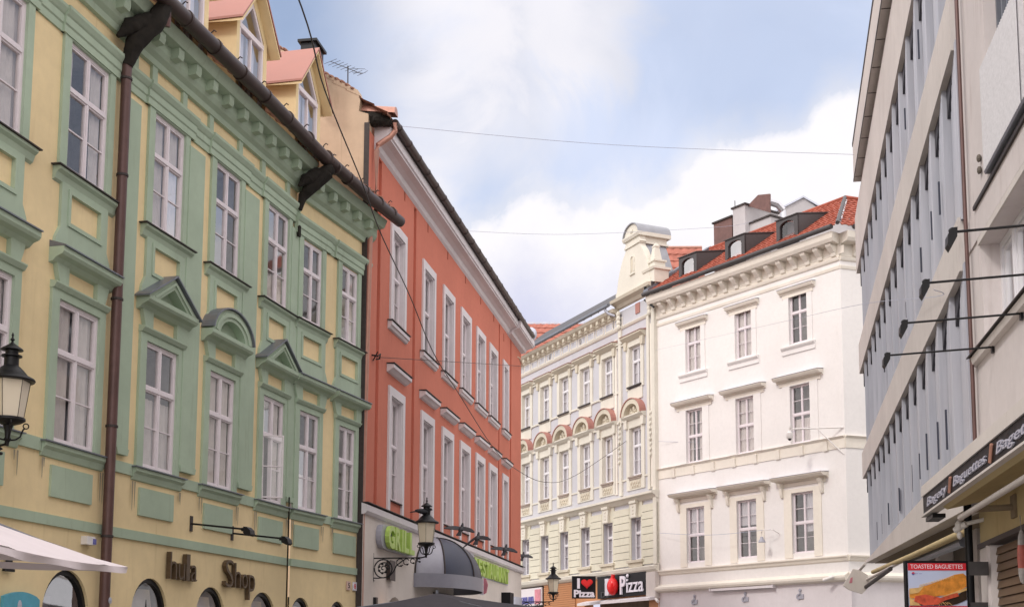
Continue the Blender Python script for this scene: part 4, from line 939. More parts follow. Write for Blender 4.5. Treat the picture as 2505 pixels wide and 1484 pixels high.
for z0,z1 in ((12.65,14.31),(9.68,10.53),(6.63,7.36)):
    q=MB(); q.box(U0-.25,U1,-.31,.28,z0,z1); q.build('concrete_band','concrete',FF,fb)
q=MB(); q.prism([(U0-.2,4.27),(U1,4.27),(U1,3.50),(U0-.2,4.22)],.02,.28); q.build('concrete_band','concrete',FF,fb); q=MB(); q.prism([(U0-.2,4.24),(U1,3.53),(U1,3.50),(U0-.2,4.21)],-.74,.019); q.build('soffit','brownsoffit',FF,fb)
q=MB(); q.box(10.9,U1+1.2,-.6,.44,14.50,15.6); o=q.build('roof_parapet','concrete',FF,fb)
q=MB()
for i in range(14): q.box(11.3+i*1.3,11.32+i*1.3,-.3,.43,14.49,14.502)
q.box(10.9,U1+1.2,.441,.452,14.50,14.56); q.box(10.9,U1+1.2,.441,.455,15.5,15.6); q.build('soffit_joint','rust',FF,o)
q=MB(); q.box(U0,U1+.4,-.35,.22,14.31,14.36); q.build('shadow_gap','rust',FF,fb)
q=MB(); q.box(U1,U1+.42,-.3,.10,3.6,15.2); q.box(U1+.05,U1+.14,.1,.14,3.6,14.5); q.box(U1+.27,U1+.36,.1,.14,3.6,14.5); q.build('end_trim','sheetlight',FF,fb)
SL=[(12.7,4.5,4.95),(14.3,4.5,4.98),(16.05,4.54,5.03),(18.66,4.56,5.03),(21.38,4.6,5.1),(22.6,4.67,5.12),(23.7,4.67,5.28),(25.2,4.62,5.2),(26.2,4.61,5.2),(23.85,8.0,8.42),(25.4,8.05,8.5),(26.4,8.1,8.6),(21.3,7.9,8.2),(16.2,8.0,8.3),(24.6,11.4,11.9),(22.2,11.2,11.6),(26.3,11.8,12.3)]
for u,z0,z1 in SL:
    q=MB(); q.box(u-.02,u+.02,.225,.252,z0,z1); q.build('vent_slot','slotblue',FF,fb)
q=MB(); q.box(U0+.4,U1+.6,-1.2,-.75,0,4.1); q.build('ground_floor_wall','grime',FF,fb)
for u in (13.5,18.5,23.5): q=MB(); q.box(u,u+.5,-.74,-.45,0,3.7); q.build('pier','pinkwall',FF,fb)
# folded awning under the lowest band
aw=root('folded_shop_awning',FF.sub(11),'folded beige shop awning with diagonal arms under the lowest concrete band','awning',z=3.2)
q=MB(); q.tube([(10.2,.20,3.86),(20.5,.20,3.50),(27.6,.20,3.28)],.055,10); q.build('front_bar','ochre',FF,aw,smooth=True)
q=MB(); q.tube([(10.6,.45,3.42),(16.8,.30,3.50)],.05,8); q.build('folding_arm','rust',FF,aw,smooth=True)
q=MB(); q.tube([(10.3,.42,3.62),(20.0,.10,3.56)],.035,8); q.build('folding_arm','concrete',FF,aw,smooth=True)
q=MB(); q.tube([(18.5,.05,3.48),(26.5,.1,3.22)],.07,8); q.build('roller','sheet',FF,aw,smooth=True)
FEP=Fr((7.94,33.4),(1,.05)); q=MB(); q.prism([(.12,3.90),(.30,3.86),(.50,3.74),(.52,3.42),(.34,3.24),(.0,3.34),(-.16,3.46)],-.05,0); q.build('end_plate','beige',FEP,aw)
q=MB(); q.tube([(5.8,.62,3.82),(9.6,.36,4.12)],.04,8); q.build('front_arm','concrete',FF,aw,smooth=True)
q=MB(); q.prism([(.0,3.52),(.08,3.53),(.10,3.68),(.04,3.66)],.001,.006); q.build('red_mark','pinkink',FEP,aw)
# ================================================================== CORNER SHOP HOUSE (far right)
nb=root('rendered_shop_house',FN,'pinkish rendered house with large window and dark shop fascia at the right edge','building')
q=MB(); wall(q,.52,16,3.0,16,[(1.30,5.2,5.36,6.60),(2.0,3.9,8.62,10.2),(6.5,10,5.36,6.6)],.36); q.add([(.52,0,0),(.52,-1.5,0),(.52,-1.5,16),(.52,0,16)],[(0,1,2,3)]); q.build('wall','pinkwall',FN,nb)
q=MB(); q.box(.52,16,0,.02,6.70,7.08); q.build('wall_band','pinkwall',FN,nb)
q=MB(); q.box(1.15,16,0,.05,7.08,7.13); q.build('ledge','rust',FN,nb)
q=MB(); q.box(1.25,5.3,.0,.03,6.60,6.68); q.build('lintel_edge','concrete',FN,nb)
q=MB(); q.sweep([(0,5.20),(.07,5.21),(.09,5.29),(0,5.32)],.72,5.4); o=q.build('window_sill','concrete',FN,nb); q=MB(); q.sweep([(0,5.35),(.12,5.32),(.12,5.305),(0,5.325)],.72,5.4); q.build('sill_flashing','rust',FN,o)
def bigwin(u0,u1,z0,z1,mull):
    f=MB(); w1=-.22; w0=-.30
    f.box(u0,u0+.09,w0,w1,z0,z1).box(u1-.09,u1,w0,w1,z0,z1).box(u0+.09,u1-.09,w0,w1,z1-.09,z1).box(u0+.09,u1-.09,w0,w1,z0,z0+.08)
    for m_ in mull: f.box(m_-.07,m_+.07,w0,w1+.01,z0+.08,z1-.09); f.box(m_-.015,m_+.015,w0,w1+.02,z0+.08,z1-.09)
    E_=[u0+.09]+list(mull)+[u1-.09]
    for a,b_ in zip(E_[:-1],E_[1:]):
        a+=.08; b_-=.08; f.band([(a+.05,z0+.14),(a+.05,z1-.15),(b_-.05,z1-.15),(b_-.05,z0+.14),(a+.05,z0+.14)],[(a,z0+.09),(a,z1-.10),(b_,z1-.10),(b_,z0+.09),(a,z0+.09)],w0+.01,w1-.015)
    o=f.build('window','pvc',FN,nb)
    q=MB(); q.add([(u0,-.27,z0),(u1,-.27,z0),(u1,-.27,z1),(u0,-.27,z1)],[(0,1,2,3)]); q.build('pane','glass',FN,o)
    q=MB(); q.box(u0,u1,-.62,-.60,z0,z1); q.build('blind','blind',FN,o)
bigwin(1.30,5.2,5.36,6.60,(2.05,3.1,4.2)); bigwin(6.5,10,5.36,6.6,(7.6,8.8))
# upper window with corrugated screen
f=MB(); f.box(2.0,3.9,-.36,-.34,8.62,10.2); o=f.build('window','room',FN,nb)
for i in range(7): q=MB(); q.box(2.02+i*.27,2.08+i*.27,-.2,-.14,8.62,10.2); q.build('blind_slat','sheet',FN,o)
q=MB(); pts=[]
for i in range(60): u=1.92+i*.033; pts.append((u,.05+.014*(i%2)))
q.add([(u,w,7.28) for u,w in pts]+[(u,w,8.55) for u,w in pts],[(i,i+1,61+i,60+i) for i in range(59)]); q.box(1.90,3.90,0,.05,7.28,8.55); q.build('corrugated_panel','perf',FN,nb)
q=MB(); q.sweep([(0,7.17),(.09,7.17),(.10,7.20),(0,7.25)],2.15,4.2); q.build('ledge','sheet',FN,nb)
for zz in (7.6,7.45): q=MB(); q.ell((1.55,.03,zz),(.05,.03,.05),8,5); q.build('old_fixing','grime',FN,nb)
q=MB(); q.smooth=True; q.tube([(.78,.07,15.8),(.78,.07,7.3),(.82,.07,5),(.80,.07,3.6)],.026,8); q.build('conduit','pipe',FN,nb)
q=MB(); q.smooth=True; q.tube([(.30,.10,3.8),(.30,.10,0)],.05,10); q.build('drain_pipe','black',FN,nb)
# shop zone
q=MB(); q.box(.62,16,-.25,.02,2.98,3.55); q.build('fascia_wall','ochre',FN,nb)
q=MB(); q.box(.62,16,-.2,.06,2.92,2.98); q.build('fascia_edge','rust',FN,nb)
q=MB(); q.box(.62,1.25,-.3,.03,0,2.92); q.box(1.14,1.2,.03,.06,0,2.92); q.build('pier','pinkwall',FN,nb)
q=MB()
for i in range(26): q.sweep([(-.12,.3+i*.1),(-.03,.3+i*.1),(-.05,.39+i*.1),(-.12,.39+i*.1)],1.25,7)
q.build('wood_slats','wood',FN,nb)
q=MB(); q.box(.0,9.5,.0,.62,3.66,3.77); q.box(.0,9.5,.50,.615,3.77,3.80); q.build('fascia_canopy','concrete',FN,nb)
q=MB(); q.sweep([(.05,3.46),(.5,3.36),(.56,3.40),(.2,3.62)],1.2,9.4); q.build('awning_fabric','ochre',FN,nb)
# dark lettered fascia
fs=root('dark_cafe_fascia',FN.sub(3),'long dark fascia board with pale cursive lettering above the ochre awning','sign',z=3.44)
q=MB(); q.box(.02,9.3,.50,.60,3.42,3.66); q.build('board','signblack',FN,fs)
q=MB(); q.box(.0,9.3,.50,.63,3.395,3.42); q.build('lower_trim','concrete',FN,fs)
for tx,a,b_ in (('Bagety',.42,1.92),('Baguettes',2.32,4.15),('Bagety',4.63,6.1)):
    q=textmb(tx,a,b_,3.455,3.595,.60,.02,.004,.2); q.build('lettering','signgrey',FN,fs)
for u in (2.1,4.38): q=MB(); q.tube([(u-.05,.61,3.46),(u+.06,.61,3.62)],.022,8); q.build('baguette_mark','copper',FN,fs,smooth=True)
q=MB(); q.box(.05,.6,.42,.58,3.33,3.38); q.build('lamp_housing','black',FN,fs)
# long roller tube
rt=root('roller_tube',FN.sub(1.6),'long pale awning roller tube sloping towards the right edge below the fascia','awning roller',z=3.2)
q=MB(); q.smooth=True; q.tube([(1.75,.45,3.20),(9,.45,3.22)],.034,12); q.build('tube','concrete',FN,rt)
q=MB(); q.tube([(2.6,.45,3.2),(2.6,.02,3.22)],.035,8); q.box(2.5,2.7,0,.05,3.1,3.35); q.build('wall_holder','brownsoffit',FN,rt)
# hanging sandwich poster
FS=Fr((4.24,15.0),(1,.03))
sg=root('sandwich_poster_sign',FS,'black framed poster sign with red header TOASTED BAGUETTES and a big filled baguette','sign',z=1.62)
q=MB(); q.box(0,.745,-.09,0,1.55,2.73); q.build('case','signblack',FS,sg)
q=MB(); q.box(.025,.72,0,.006,1.60,2.70); q.build('poster_ground','poster',FS,sg)
q=MB(); q.box(.025,.72,.006,.010,2.615,2.70).box(.025,.72,.006,.010,2.165,2.195); q.build('header','signred',FS,sg)
q=textmb('TOASTED BAGUETTES',.055,.68,2.635,2.685,.010,.002,-.004); q.build('lettering','signwhite',FS,sg)
q=MB()
def blobp(L,w0,w1,mb): mb.prism(L,w0,w1)
blobp([(.03,2.38),(.10,2.40),(.25,2.44),(.42,2.50),(.58,2.565),(.68,2.58),(.715,2.55),(.715,2.42),(.60,2.36),(.45,2.32),(.28,2.30),(.10,2.28),(.03,2.29)],.006,.016,q); o=q.build('bread','bread',FS,sg)
q=MB(); blobp([(.03,2.40),(.14,2.41),(.22,2.44),(.14,2.35),(.03,2.33)],.016,.020,q); 
for i in range(22): t=i/22; q.ell((.16+.42*t,.017,2.435+.11*t),(.004,.004,.018),5,3,Matrix.Rotation(.5,3,'Y'))
blobp([(.40,2.30),(.60,2.37),(.715,2.41),(.715,2.38),(.55,2.32)],.016,.020,q); q.build('crust_marks','breadlight',FS,sg)
q=MB(); blobp([(.10,2.31),(.22,2.33),(.40,2.29),(.52,2.33),(.60,2.35),(.62,2.31),(.45,2.26),(.36,2.21),(.20,2.20),(.08,2.25)],.016,.024,q); q.build('ham','ham',FS,sg)
q=MB(); blobp([(.03,2.20),(.03,2.29),(.08,2.25),(.20,2.20),(.36,2.21),(.45,2.26),(.62,2.33),(.715,2.40),(.715,2.27),(.60,2.22),(.52,2.20)],.0065,.013,q); q.build('filling','lettuce',FS,sg)
q=MB(); blobp([(.03,2.30),(.10,2.26),(.16,2.20),(.03,2.20)],.016,.019,q)
for i in range(10): q.tube([(.30+i*.022,.02,2.25-.002*i),(.31+i*.025,.02,2.20+.012*(i%3))],.004,5)
q.build('bread_crumbs','breadlight',FS,sg)
q=MB(); q.ell((.085,.008,2.575),(.018,.004,.018),12,6); q.build('round_emblem','blueink',FS,sg); q=MB(); q.prism(arcpts(.085,2.577,.018,.018,0,math.pi,8),.009,.0125); q.build('round_emblem','signred',FS,sg)
q=textmb('per set',.11,.19,2.568,2.582,.006,.001); q.build('small_print','blueink',FS,sg)
q=textmb('FRESH',.1,.6,1.64,1.70,.006,.002); 
q=MB(); q.box(.745,1.0,-.07,-.01,2.56,2.72); q.build('wall_arm','darkgrey',FS,sg)
q=MB(); q.box(.76,.98,-.07,-.02,2.18,2.24); q.build('wall_arm','darkgrey',FS,sg)
# hanging red ornament at the right edge
kf=root('red_hanging_ornament',Fr((4.90,13.0),(1,0)),'narrow red and silver ornament hanging in front of the brown wooden slats','ornament',z=2.3)
FK=Fr((4.88,13.0),(1,0)); q=MB(); q.smooth=True
q.lathe((0,0,2.34),[(.012,0),(.035,.03),(.048,.10),(.05,.16)],12,0,.5); q.build('lower_tip','ornsilver',FK,kf)
q=MB(); q.smooth=True; q.lathe((0,0,2.50),[(.05,0),(.055,.1),(.05,.2),(.043,.24)],12,0,.5); q.build('body','ornred',FK,kf)
q=MB(); q.smooth=True; q.lathe((0,0,2.74),[(.043,0),(.038,.08),(.02,.14),(.006,.16)],12,0,.5); q.tube([(0,0,2.89),(0,-.02,3.05)],.004,5); q.build('upper_cap','ornsilver',FK,kf)
# ================================================================== street lamps
def lantern(name,label,X,Y,zg,s,fr,u,wl,zbar,group='wrought-iron wall lanterns'):
    """zg = height of the glass base; s = scale; bracket from the wall frame fr at u to w=wl"""
    L=Fr((X,Y),(fr.n.x,fr.n.y)); t=root(name,L,label,'street lamp',group,z=zbar); rot=.35
    q=MB(); q.smooth=True
    q.lathe((0,0,zg+.46*s),[(.275*s,-.005),(.285*s,.01*s),(.275*s,.03*s),(.20*s,.07*s),(.15*s,.13*s),(.115*s,.165*s),(.085*s,.19*s),(.085*s,.29*s),(.12*s,.30*s),(.12*s,.315*s),(.075*s,.33*s),(.075*s,.37*s),(.13*s,.38*s),(.125*s,.395*s),(.06*s,.44*s),(.02*s,.47*s),(.012*s,.49*s),(.028*s,.51*s),(.012*s,.535*s),(.01*s,.55*s),(.016*s,.565*s),(.003*s,.60*s)],24)
    q.build('hood','black',L,t)
    q=MB(); q.lathe((0,0,zg),[(.165*s,0),(.225*s,.455*s)],6,rot); q.build('glass','lampglass',L,t)
    q=MB()
    for k in range(6):
        a=rot+k*math.pi/3; q.tube([(.168*s*math.cos(a),.168*s*math.sin(a),zg),(.228*s*math.cos(a),.228*s*math.sin(a),zg+.455*s)],.004*s,6)
    q.build('glazing_frame','rust',L,t)
    q=MB(); q.smooth=True; q.lathe((0,0,zg),[(.19*s,.01*s),(.195*s,-.02*s),(.15*s,-.05*s),(.06*s,-.08*s),(.04*s,-.14*s),(.03*s,-.22*s),(.045*s,-.25*s),(.02*s,-.29*s),(.018*s,-.33*s)],20); q.build('base_ring','black',L,t)
    for k in range(4):
        a=rot+.5+k*math.pi/2; c,sn=math.cos(a),math.sin(a); q=MB(); pts=[]
        for (r,z) in ((.03,-.26),(.09,-.25),(.14,-.21),(.155,-.16),(.17,-.12),(.19,-.10)): pts.append((r*s*c,r*s*sn,zg+z*s))
        q.tube(pts,.011*s,6)
        ring=[((.20+.032*math.cos(x))*s*c,(.20+.032*math.cos(x))*s*sn,zg+(-.075+.032*math.sin(x))*s) for x in [i*math.pi/5 for i in range(11)]]
        q.tube(ring,.008*s,6,False); q.build('scroll_arm','black',L,t,smooth=True)
    # wall bracket (in the frame L: u outwards)
    q=MB(); q.tube([(-wl,0,zbar),(-.12,0,zbar),(-.03,0,zbar+.02*s),(0,0,zbar+.09*s),(0,0,zg-.33*s)],.016*s,8); q.box(-wl,-wl+.03,-.02,.02,zbar-.47*s,zbar+.12*s)
    q.tube([(-wl+.02,0,zbar+.1*s),(-wl+.02,0,zbar+.2*s)],[.014*s,.002],6)
    b_=q.build('bracket','black',L,t,smooth=True)
    q=MB(); R=.21*s; cu_,cz=-wl+.05+R,zbar-.03-R
    def ringp(cx,cz_,r,a0,a1,n=20): return [(cx+r*math.cos(a0+(a1-a0)*i/n),0,cz_+r*math.sin(a0+(a1-a0)*i/n)) for i in range(n+1)]
    q.tube(ringp(cu_,cz,R,0,2*math.pi),.016*s,6,False)
    sp=[(cu_+R*.75*(1-i/30)*math.cos(i*.42),0,cz+R*.75*(1-i/30)*math.sin(i*.42)) for i in range(28)]; q.tube(sp,.014*s,6)
    for k in range(7):
        a=k*.9; q.ell((cu_+R*.5*math.cos(a),0,cz+R*.5*math.sin(a)),(.035*s,.012,.028*s),7,4)
    q.tube([(-wl+.03,0,zbar-.45*s),(-wl+.12,0,zbar-.46*s),(cu_+R*.6,0,cz-R*.95),(cu_+R*1.15,0,cz-R*.35),(cu_+R*1.5,0,cz+R*.35),(cu_+R*2.2,0,zbar-.06)],.014*s,6)
    x0=cu_+R*1.3; rem=-.15-x0
    for k in range(4):
        r=(.085-.017*k)*s; cx=x0+.08+rem*(k+.3)/4.0; q.tube(ringp(cx,zbar-.02-r,r,.4,5.6,14),.012*s,6); q.ell((cx+.02,0,zbar-.03-r*1.8),(.03*s,.012,.022*s),7,4)
    q.tube([(-wl+.02,0,zbar-.47*s),(-wl+.05,0,zbar-.52*s),(-wl+.02,0,zbar-.55*s)],.012*s,6)
    q.build('scrollwork','black',L,b_,smooth=True)
    return t
def lampat(name,label,px,Y,ybase,s,fr,ydrop=.33):
    r=pxdir(px,ybase); k=Y/r.y; X=r.x*k; zg=r.z*k+EYE
    rel=Vector((X,Y,0))-fr.P; wl=rel.dot(fr.n); u=rel.dot(fr.d)
    return lantern(name,label,X,Y,zg,s,fr,u,wl,zg-ydrop*s,)
lampat('wall_lantern','wrought-iron wall lantern with scroll bracket on the white wall of the red house',1043,28.85,1327.6,1.0,FR)
lampat('wall_lantern','large black wall lantern cut off by the left edge before the yellow house',20.8,15.0,1023.5,1.0,FA)
lampat('wall_lantern','distant wall lantern in front of the orange wall beside the heart Pizza sign',1353.5,48.4,1447.5,1.08,FR)
# floodlights on long arms
def flood(fr,u,w,z,label,group,zt=0.0,s=1.0):
    L=fr.perp(u); t=root('floodlight',fr.sub(u),label,'floodlight',group,z=z)
    q=MB(); q.smooth=True; q.tube([(0,0,z),(w,0,z+zt)],.017*s,8); q.build('arm','black',L,t)
    q=MB(); q.box(0,.02,-.04,.04,z-.13,z+.13); q.build('wall_plate','rust',L,t)
    q=MB(); zz=z+zt; q.tube([(w-.08,0,zz),(w+.01,0,zz)],.032,8)
    q.prism([(w-.01,zz+.04),(w+.05,zz+.035),(w+.11,zz-.02),(w+.125,zz-.09),(w+.09,zz-.12),(w-.01,zz-.07)],-.09,.09); q.build('lamp_head','black',L,t)
    return t
GL='floodlights on arms in front of the yellow house'
flood(FB,-4.0,1.02,3.84,'floodlight on an arm above the letters hula, nearer of two',GL,-.12)
flood(FB,-2.49,1.02,3.82,'floodlight on an arm above the word Shop, farther of two',GL,-.12)
GR_='floodlights on long arms at the right side'
LB=['lowest and farthest arm lamp over the right shop fascia','second lowest arm lamp over the right shop fascia','second highest arm lamp, crossing the large right window','highest and nearest arm lamp beside the large right window']
for i in range(4): 
    L=FN.perp(1.79+1.48*i); t=root('floodlight',FN.sub(1.79+1.48*i),LB[i],'floodlight',GR_,z=5.2)
    w=1.2; z=5.20
    q=MB(); q.smooth=True; q.tube([(0,0,z),(w,0,z-.06)],.012,8); q.build('arm','black',L,t)
    q=MB(); q.box(0,.03,-.04,.04,z-.07,z+.07); q.build('wall_plate','black',L,t)
    zz=z-.05; q=MB(); q.ell((w+.02,0,zz),(.035,.035,.03),10,6); q.prism([(w-.01,zz+.01),(w+.04,zz+.005),(w+.07,zz-.05),(w+.075,zz-.13),(w+.05,zz-.17),(w-.005,zz-.07)],-.07,.07); q.build('lamp_head','black',L,t)
# ================================================================== signs and letters
lt=root('hula_shop_lettering',FB.sub(-3.3),'raised bronze letters hula Shop on the yellow wall above the arches','lettering',z=2.7)
for ch_,a,b_,z0,z1 in (('h',-4.80,-4.58,2.86,3.30),('u',-4.52,-4.32,2.86,3.13),('l',-4.27,-4.15,2.86,3.30),('a',-4.10,-3.90,2.86,3.13),('S',-2.86,-2.56,2.83,3.32),('h',-2.50,-2.26,2.84,3.28),('o',-2.20,-1.99,2.84,3.10),('p',-1.93,-1.68,2.64,3.10)):
    q=textmb(ch_,a,b_,z0,z1,.02,.08,-.012); q.build('letter','bronze',FB,lt)
gl_=root('grill_sign',FR.sub(2.2),'lime green GRILL letters on a grey rounded backing on the white ground floor','sign',z=4.1)
q=MB(); q.prism(arcpts(.95,4.38,.28,.28,math.pi/2,3*math.pi/2,8)+[(3.5,4.10),(3.5,4.66)],.02,.16); q.build('backing','greyplastic',FR,gl_)
for ch_,a,b_ in (('G',.95,1.50),('R',1.56,2.06),('I',2.14,2.26),('L',2.36,2.80),('L',2.90,3.34)):
    q=textmb(ch_,a,b_,4.12,4.66,.17,.10,.04); q.build('letter','lime',FR,gl_)
rs=root('restaurant_sign',FR.sub(14),'lime green RESTAURANT letters on the ground floor right of the dome canopy','sign',z=4.1)
x=11.35
for ch_ in 'RESTAURANT':
    wd=.50; q=textmb(ch_,x,x+wd,4.18,4.70,.04,.10,.03); q.build('letter','lime',FR,rs); x+=.61
q=MB(); q.box(11.0,17.6,.032,.04,4.15,4.2); q.build('rail','greyplastic',FR,rs)
rl=root('red_stroke_lettering',FR.sub(9.5),'two red upright letter strokes beside the dome canopy','lettering',z=4.5)
for u in (9.35,10.25): q=MB(); q.prism([(u,4.42),(u+.12,4.42),(u+.12,4.86),(u,4.92)],.04,.10); q.build('stroke','signred',FR,rl)
gs=root('grey_wall_vent',FR.sub(11),'small grey wall vent box left of the RESTAURANT letters','vent',z=4.7)
q=MB(); q.box(10.75,11.2,.03,.12,4.66,4.76); q.box(10.72,11.23,.12,.13,4.64,4.78); q.build('housing','greyplastic',FR,gs)
# dome canopy
dc=root('dome_canopy',FR.sub(6.57),'smoked dome canopy with silver rim over the grill entrance','canopy',z=3.35)
UC,RA,RP,ZR,ZA=6.50,2.25,1.22,3.72,4.84
def dome(a0,a1,s=1.0,n=10,m_=10):
    def fn(i,j):
        th=a0+(a1-a0)*i; ph=j*math.pi/2
        return (UC-RA*s*math.cos(th)*math.cos(ph),RP*s*math.sin(th)*math.cos(ph)+.03,ZR+(ZA-ZR)*s*math.sin(ph))
    q=MB(); q.grid(fn,n,m_); return q,fn
for a,b_,m_ in ((0,.62,'greyplastic'),(.62,1.35,'canopy'),(1.35,2.1,'canopy'),(2.1,math.pi,'canopy')):
    q,fn=dome(a,b_); q.build('dome_panel',m_,FR,dc,smooth=True)
for a in (.02,.62,1.35,2.1,math.pi-.02):
    q=MB(); q.tube([(UC-RA*1.01*math.cos(a)*math.cos(p),RP*1.01*math.sin(a)*math.cos(p)+.03,ZR+(ZA-ZR)*1.01*math.sin(p)) for p in [k*math.pi/24 for k in range(13)]],.022,6); q.build('rib','rust',FR,dc,smooth=True)
q=MB(); n=24; q.grid(lambda i,j:(UC-RA*1.03*math.cos(i*math.pi),RP*1.03*math.sin(i*math.pi)+.03,3.38+(ZR+.02-3.38)*j),n,1); q.build('rim','rimgrey',FR,dc,smooth=True)
# small neon hanging sign right of the canopy
ns=root('small_projecting_sign',FR.sub(9.7),'small white and pink projecting sign at the right corner of the dome canopy','sign',z=3.4)
FQ=FR.perp(9.0)
for k in range(3): q=MB(); q.box(.80+.015*(k%2),.90,-.05,.05,3.40+k*.16,3.53+k*.16); q.build('white_letter_box','signwhite',FQ,ns)
q=MB(); q.prism([(.90,3.42),(.98,3.46),(1.02,3.7),(.96,3.88),(.90,3.88)],-.03,.03); q.build('pink_shape','pinkink',FQ,ns)
# entrance behind the canopy
en=root('entrance_door',FR.sub(7.3),'dark glazed entrance under the dome canopy','door')
q=MB(); q.box(6.3,9.3,.04,.09,0,3.15); q.build('leaf','signblack',FR,en)
q=MB(); q.box(6.2,6.3,.035,.16,0,3.2).box(6.3,9.3,.035,.15,3.15,3.35).box(9.3,9.4,.035,.16,0,3.2); q.build('frame','rust',FR,en)
ac=root('silver_wall_unit',FR.sub(17),'rounded silver and black wall unit under the RESTAURANT letters','wall unit',z=3.4)
q=MB(); q.box(16.4,17.1,.03,.35,3.3,3.85); q.build('black_box','signblack',FR,ac); q=MB(); q.smooth=True; q.lathe((18.1,.2,3.25),[(.75,0),(.8,.1),(.8,.45),(.75,.5)],20,0,.3); q.build('silver_drum','sheetlight',FR,ac)
wg=root('glowing_globe_lamp',FR.sub(1.0),'round lit orange globe lamp by the left arch of the white ground floor','lamp',z=2.7)
q=MB(); q.smooth=True; q.ell((1.25,.35,2.68),(.17,.17,.17),14,9)
m,gg,o_=mat('lit_globe'); p=princ(gg,o_,(.8,.45,.2),.3); p.inputs['Emission Color'].default_value=(1,.45,.12,1); p.inputs['Emission Strength'].default_value=.5; M['globe']=m
q.build('globe','globe',FR,wg); q=MB(); q.box(.55,.7,.03,.10,2.55,2.95).box(.6,1.15,.1,.13,2.74,2.78); q.build('holder','black',FR,wg)
dv=root('dark_wall_box',FR.sub(1.55),'tall narrow dark box on the white wall under the scroll bracket','wall box',z=3.4)
q=MB(); q.box(1.62,2.05,.03,.12,3.42,3.86); q.box(1.60,2.07,.12,.13,3.40,3.88); q.build('box','brown',FR,dv)
# small plates
for i,(a,lb) in enumerate(((2.50,'left enamel house number plate near the end of the yellow wall'),(2.80,'right enamel house number plate near the end of the yellow wall'))):
    t=root('number_plate',FC.sub(a),lb,'number plate','enamel number plates',z=3.05); q=MB(); q.box(a,a+.19,.01,.03,3.05,3.24); q.build('plate','plaque' if i==0 else 'signwhite',FC,t)
    q=textmb('5' if i==0 else '8',a+.05,a+.14,3.09,3.20,.03,.003,.01); q.build('number','signred' if i else 'rust',FC,t)
tb=root('turquoise_shop_board',FA.sub(-2.3),'turquoise shop board with arched top and pale figure emblem between the arches','sign',z=1.6)
q=MB(); n=10; q.prism([(-2.66,1.5),(-2.66,2.38)]+[(-2.66+.8*i/n,2.38+.07*math.sin(math.pi*i/n)) for i in range(1,n)]+[(-1.86,2.36),(-1.86,1.5)],.03,.08); q.build('board','bluepaint',FA,tb)
q=MB(); q.ell((-2.32,.085,2.24),(.05,.01,.10),12,8); q.prism([(-2.4,1.95),(-2.38,2.1),(-2.28,2.14),(-2.2,2.08),(-2.15,1.95)],.08,.088); q.build('figure_emblem','sheetlight',FA,tb)
wl_=root('shop_wall_lettering',FA.sub(-2.6),'black serif letters on the yellow wall above the turquoise board','lettering',z=2.6)
q=MB(); q.box(-2.60,-2.50,.03,.07,2.72,3.22); q.box(-2.66,-2.44,.03,.07,2.70,2.735); q.build('letter','black',FA,wl_)
q=MB(); q.tube([(-2.93,.05,3.2),(-2.93,.05,2.95),(-2.88,.05,2.88),(-2.80,.05,2.88),(-2.77,.05,2.95),(-2.80,.05,2.99)],.03,8); q.build('letter','black',FA,wl_,smooth=True)
wb_=root('small_wall_light',FA.sub(-.8),'small white box light under the green band behind the parasol','wall light',z=3.2)
q=MB(); q.box(-.78,-.56,.0,.10,3.21,3.33); q.build('housing','camwhite',FA,wb_); q=MB(); q.box(-.62,-.56,.10,.12,3.22,3.30); q.build('sensor','blueink',FA,wb_)
stk=root('pipe_sticker',FA.sub(-.29),'small round blue and white sticker on the brown downpipe','sticker',z=2.4)
q=MB(); q.ell((-.27,.212,2.42),(.05,.006,.05),12,6); q.ell((-.27,.217,2.42),(.022,.005,.022),8,5); q.build('disc','sheetlight',FA,stk)
ob=root('iron_finial',FB.sub(-6.15),'black iron spire finial beside the downpipe at the bottom edge','finial',z=2.0)
q=MB(); q.smooth=True; q.lathe((-6.12,.45,1.9),[(.03,0),(.07,.12),(.09,.16),(.05,.2),(.035,.26),(.02,.34),(.004,.56)],12); q.build('spire','black',FB,ob); q=MB(); q.smooth=True; q.tube([(-6.12,.45,0),(-6.12,.45,1.92)],.03,8); q.build('post','black',FB,ob)
# cameras and little brackets
def cctv(fr,u,w,z,label,dome_=False,d=(-1,0)):
    t=root('security_camera',fr.sub(u),label,'camera','security cameras',z=z)
    if dome_:
        q=MB(); q.smooth=True; q.lathe((u,w,z),[(.10,0),(.13,.04),(.13,.22),(.08,.26),(.03,.30)],14); q.build('housing','camwhite',fr,t); q=MB(); q.smooth=True; q.ell((u,w,z),(.07,.07,.08),12,7); q.build('lens_dome','black',fr,t)
    else:
        e=(u+d[0]*.35,w+d[1]*.35+.1,z-.12); k_=.6 if fr is FN else 1; e=(u+(e[0]-u)*k_,w+(e[1]-w)*k_,z+(e[2]-z)*k_); q=MB(); q.tube([(u,w,z),e],.065*k_,10); q.build('housing','camwhite',fr,t); q=MB(); q.tube([(u,w,z),(u-d[0]*.05,.0,z+.05)],.025,8); q.build('holder','camwhite',fr,t)
    return t
t=cctv(FW,9.33,1.2,10.02,'white dome camera hanging from a bracket right of the middle windows',True)
q=MB(); q.tube([(11.0,.0,10.35),(9.33,1.2,10.40),(9.33,1.2,10.28)],.03,8); q.tube([(11.0,.0,9.3),(10.2,.6,10.36)],.022,8); q.tube([(9.33,1.2,10.4),(9.4,1.2,10.52)],.05,6); q.build('bracket','camwhite',FW,t,smooth=True)
cctv(FW,.12,.25,4.15,'white tube camera at the left corner of the white ground floor',d=(1,.2))
cctv(FW,10.55,.3,4.62,'white tube camera near the right corner of the white house',d=(-1,.2))
t=cctv(FN,.85,.22,3.22,'white camera pair under the right concrete band beside the dark pipe',d=(-.5,.3))
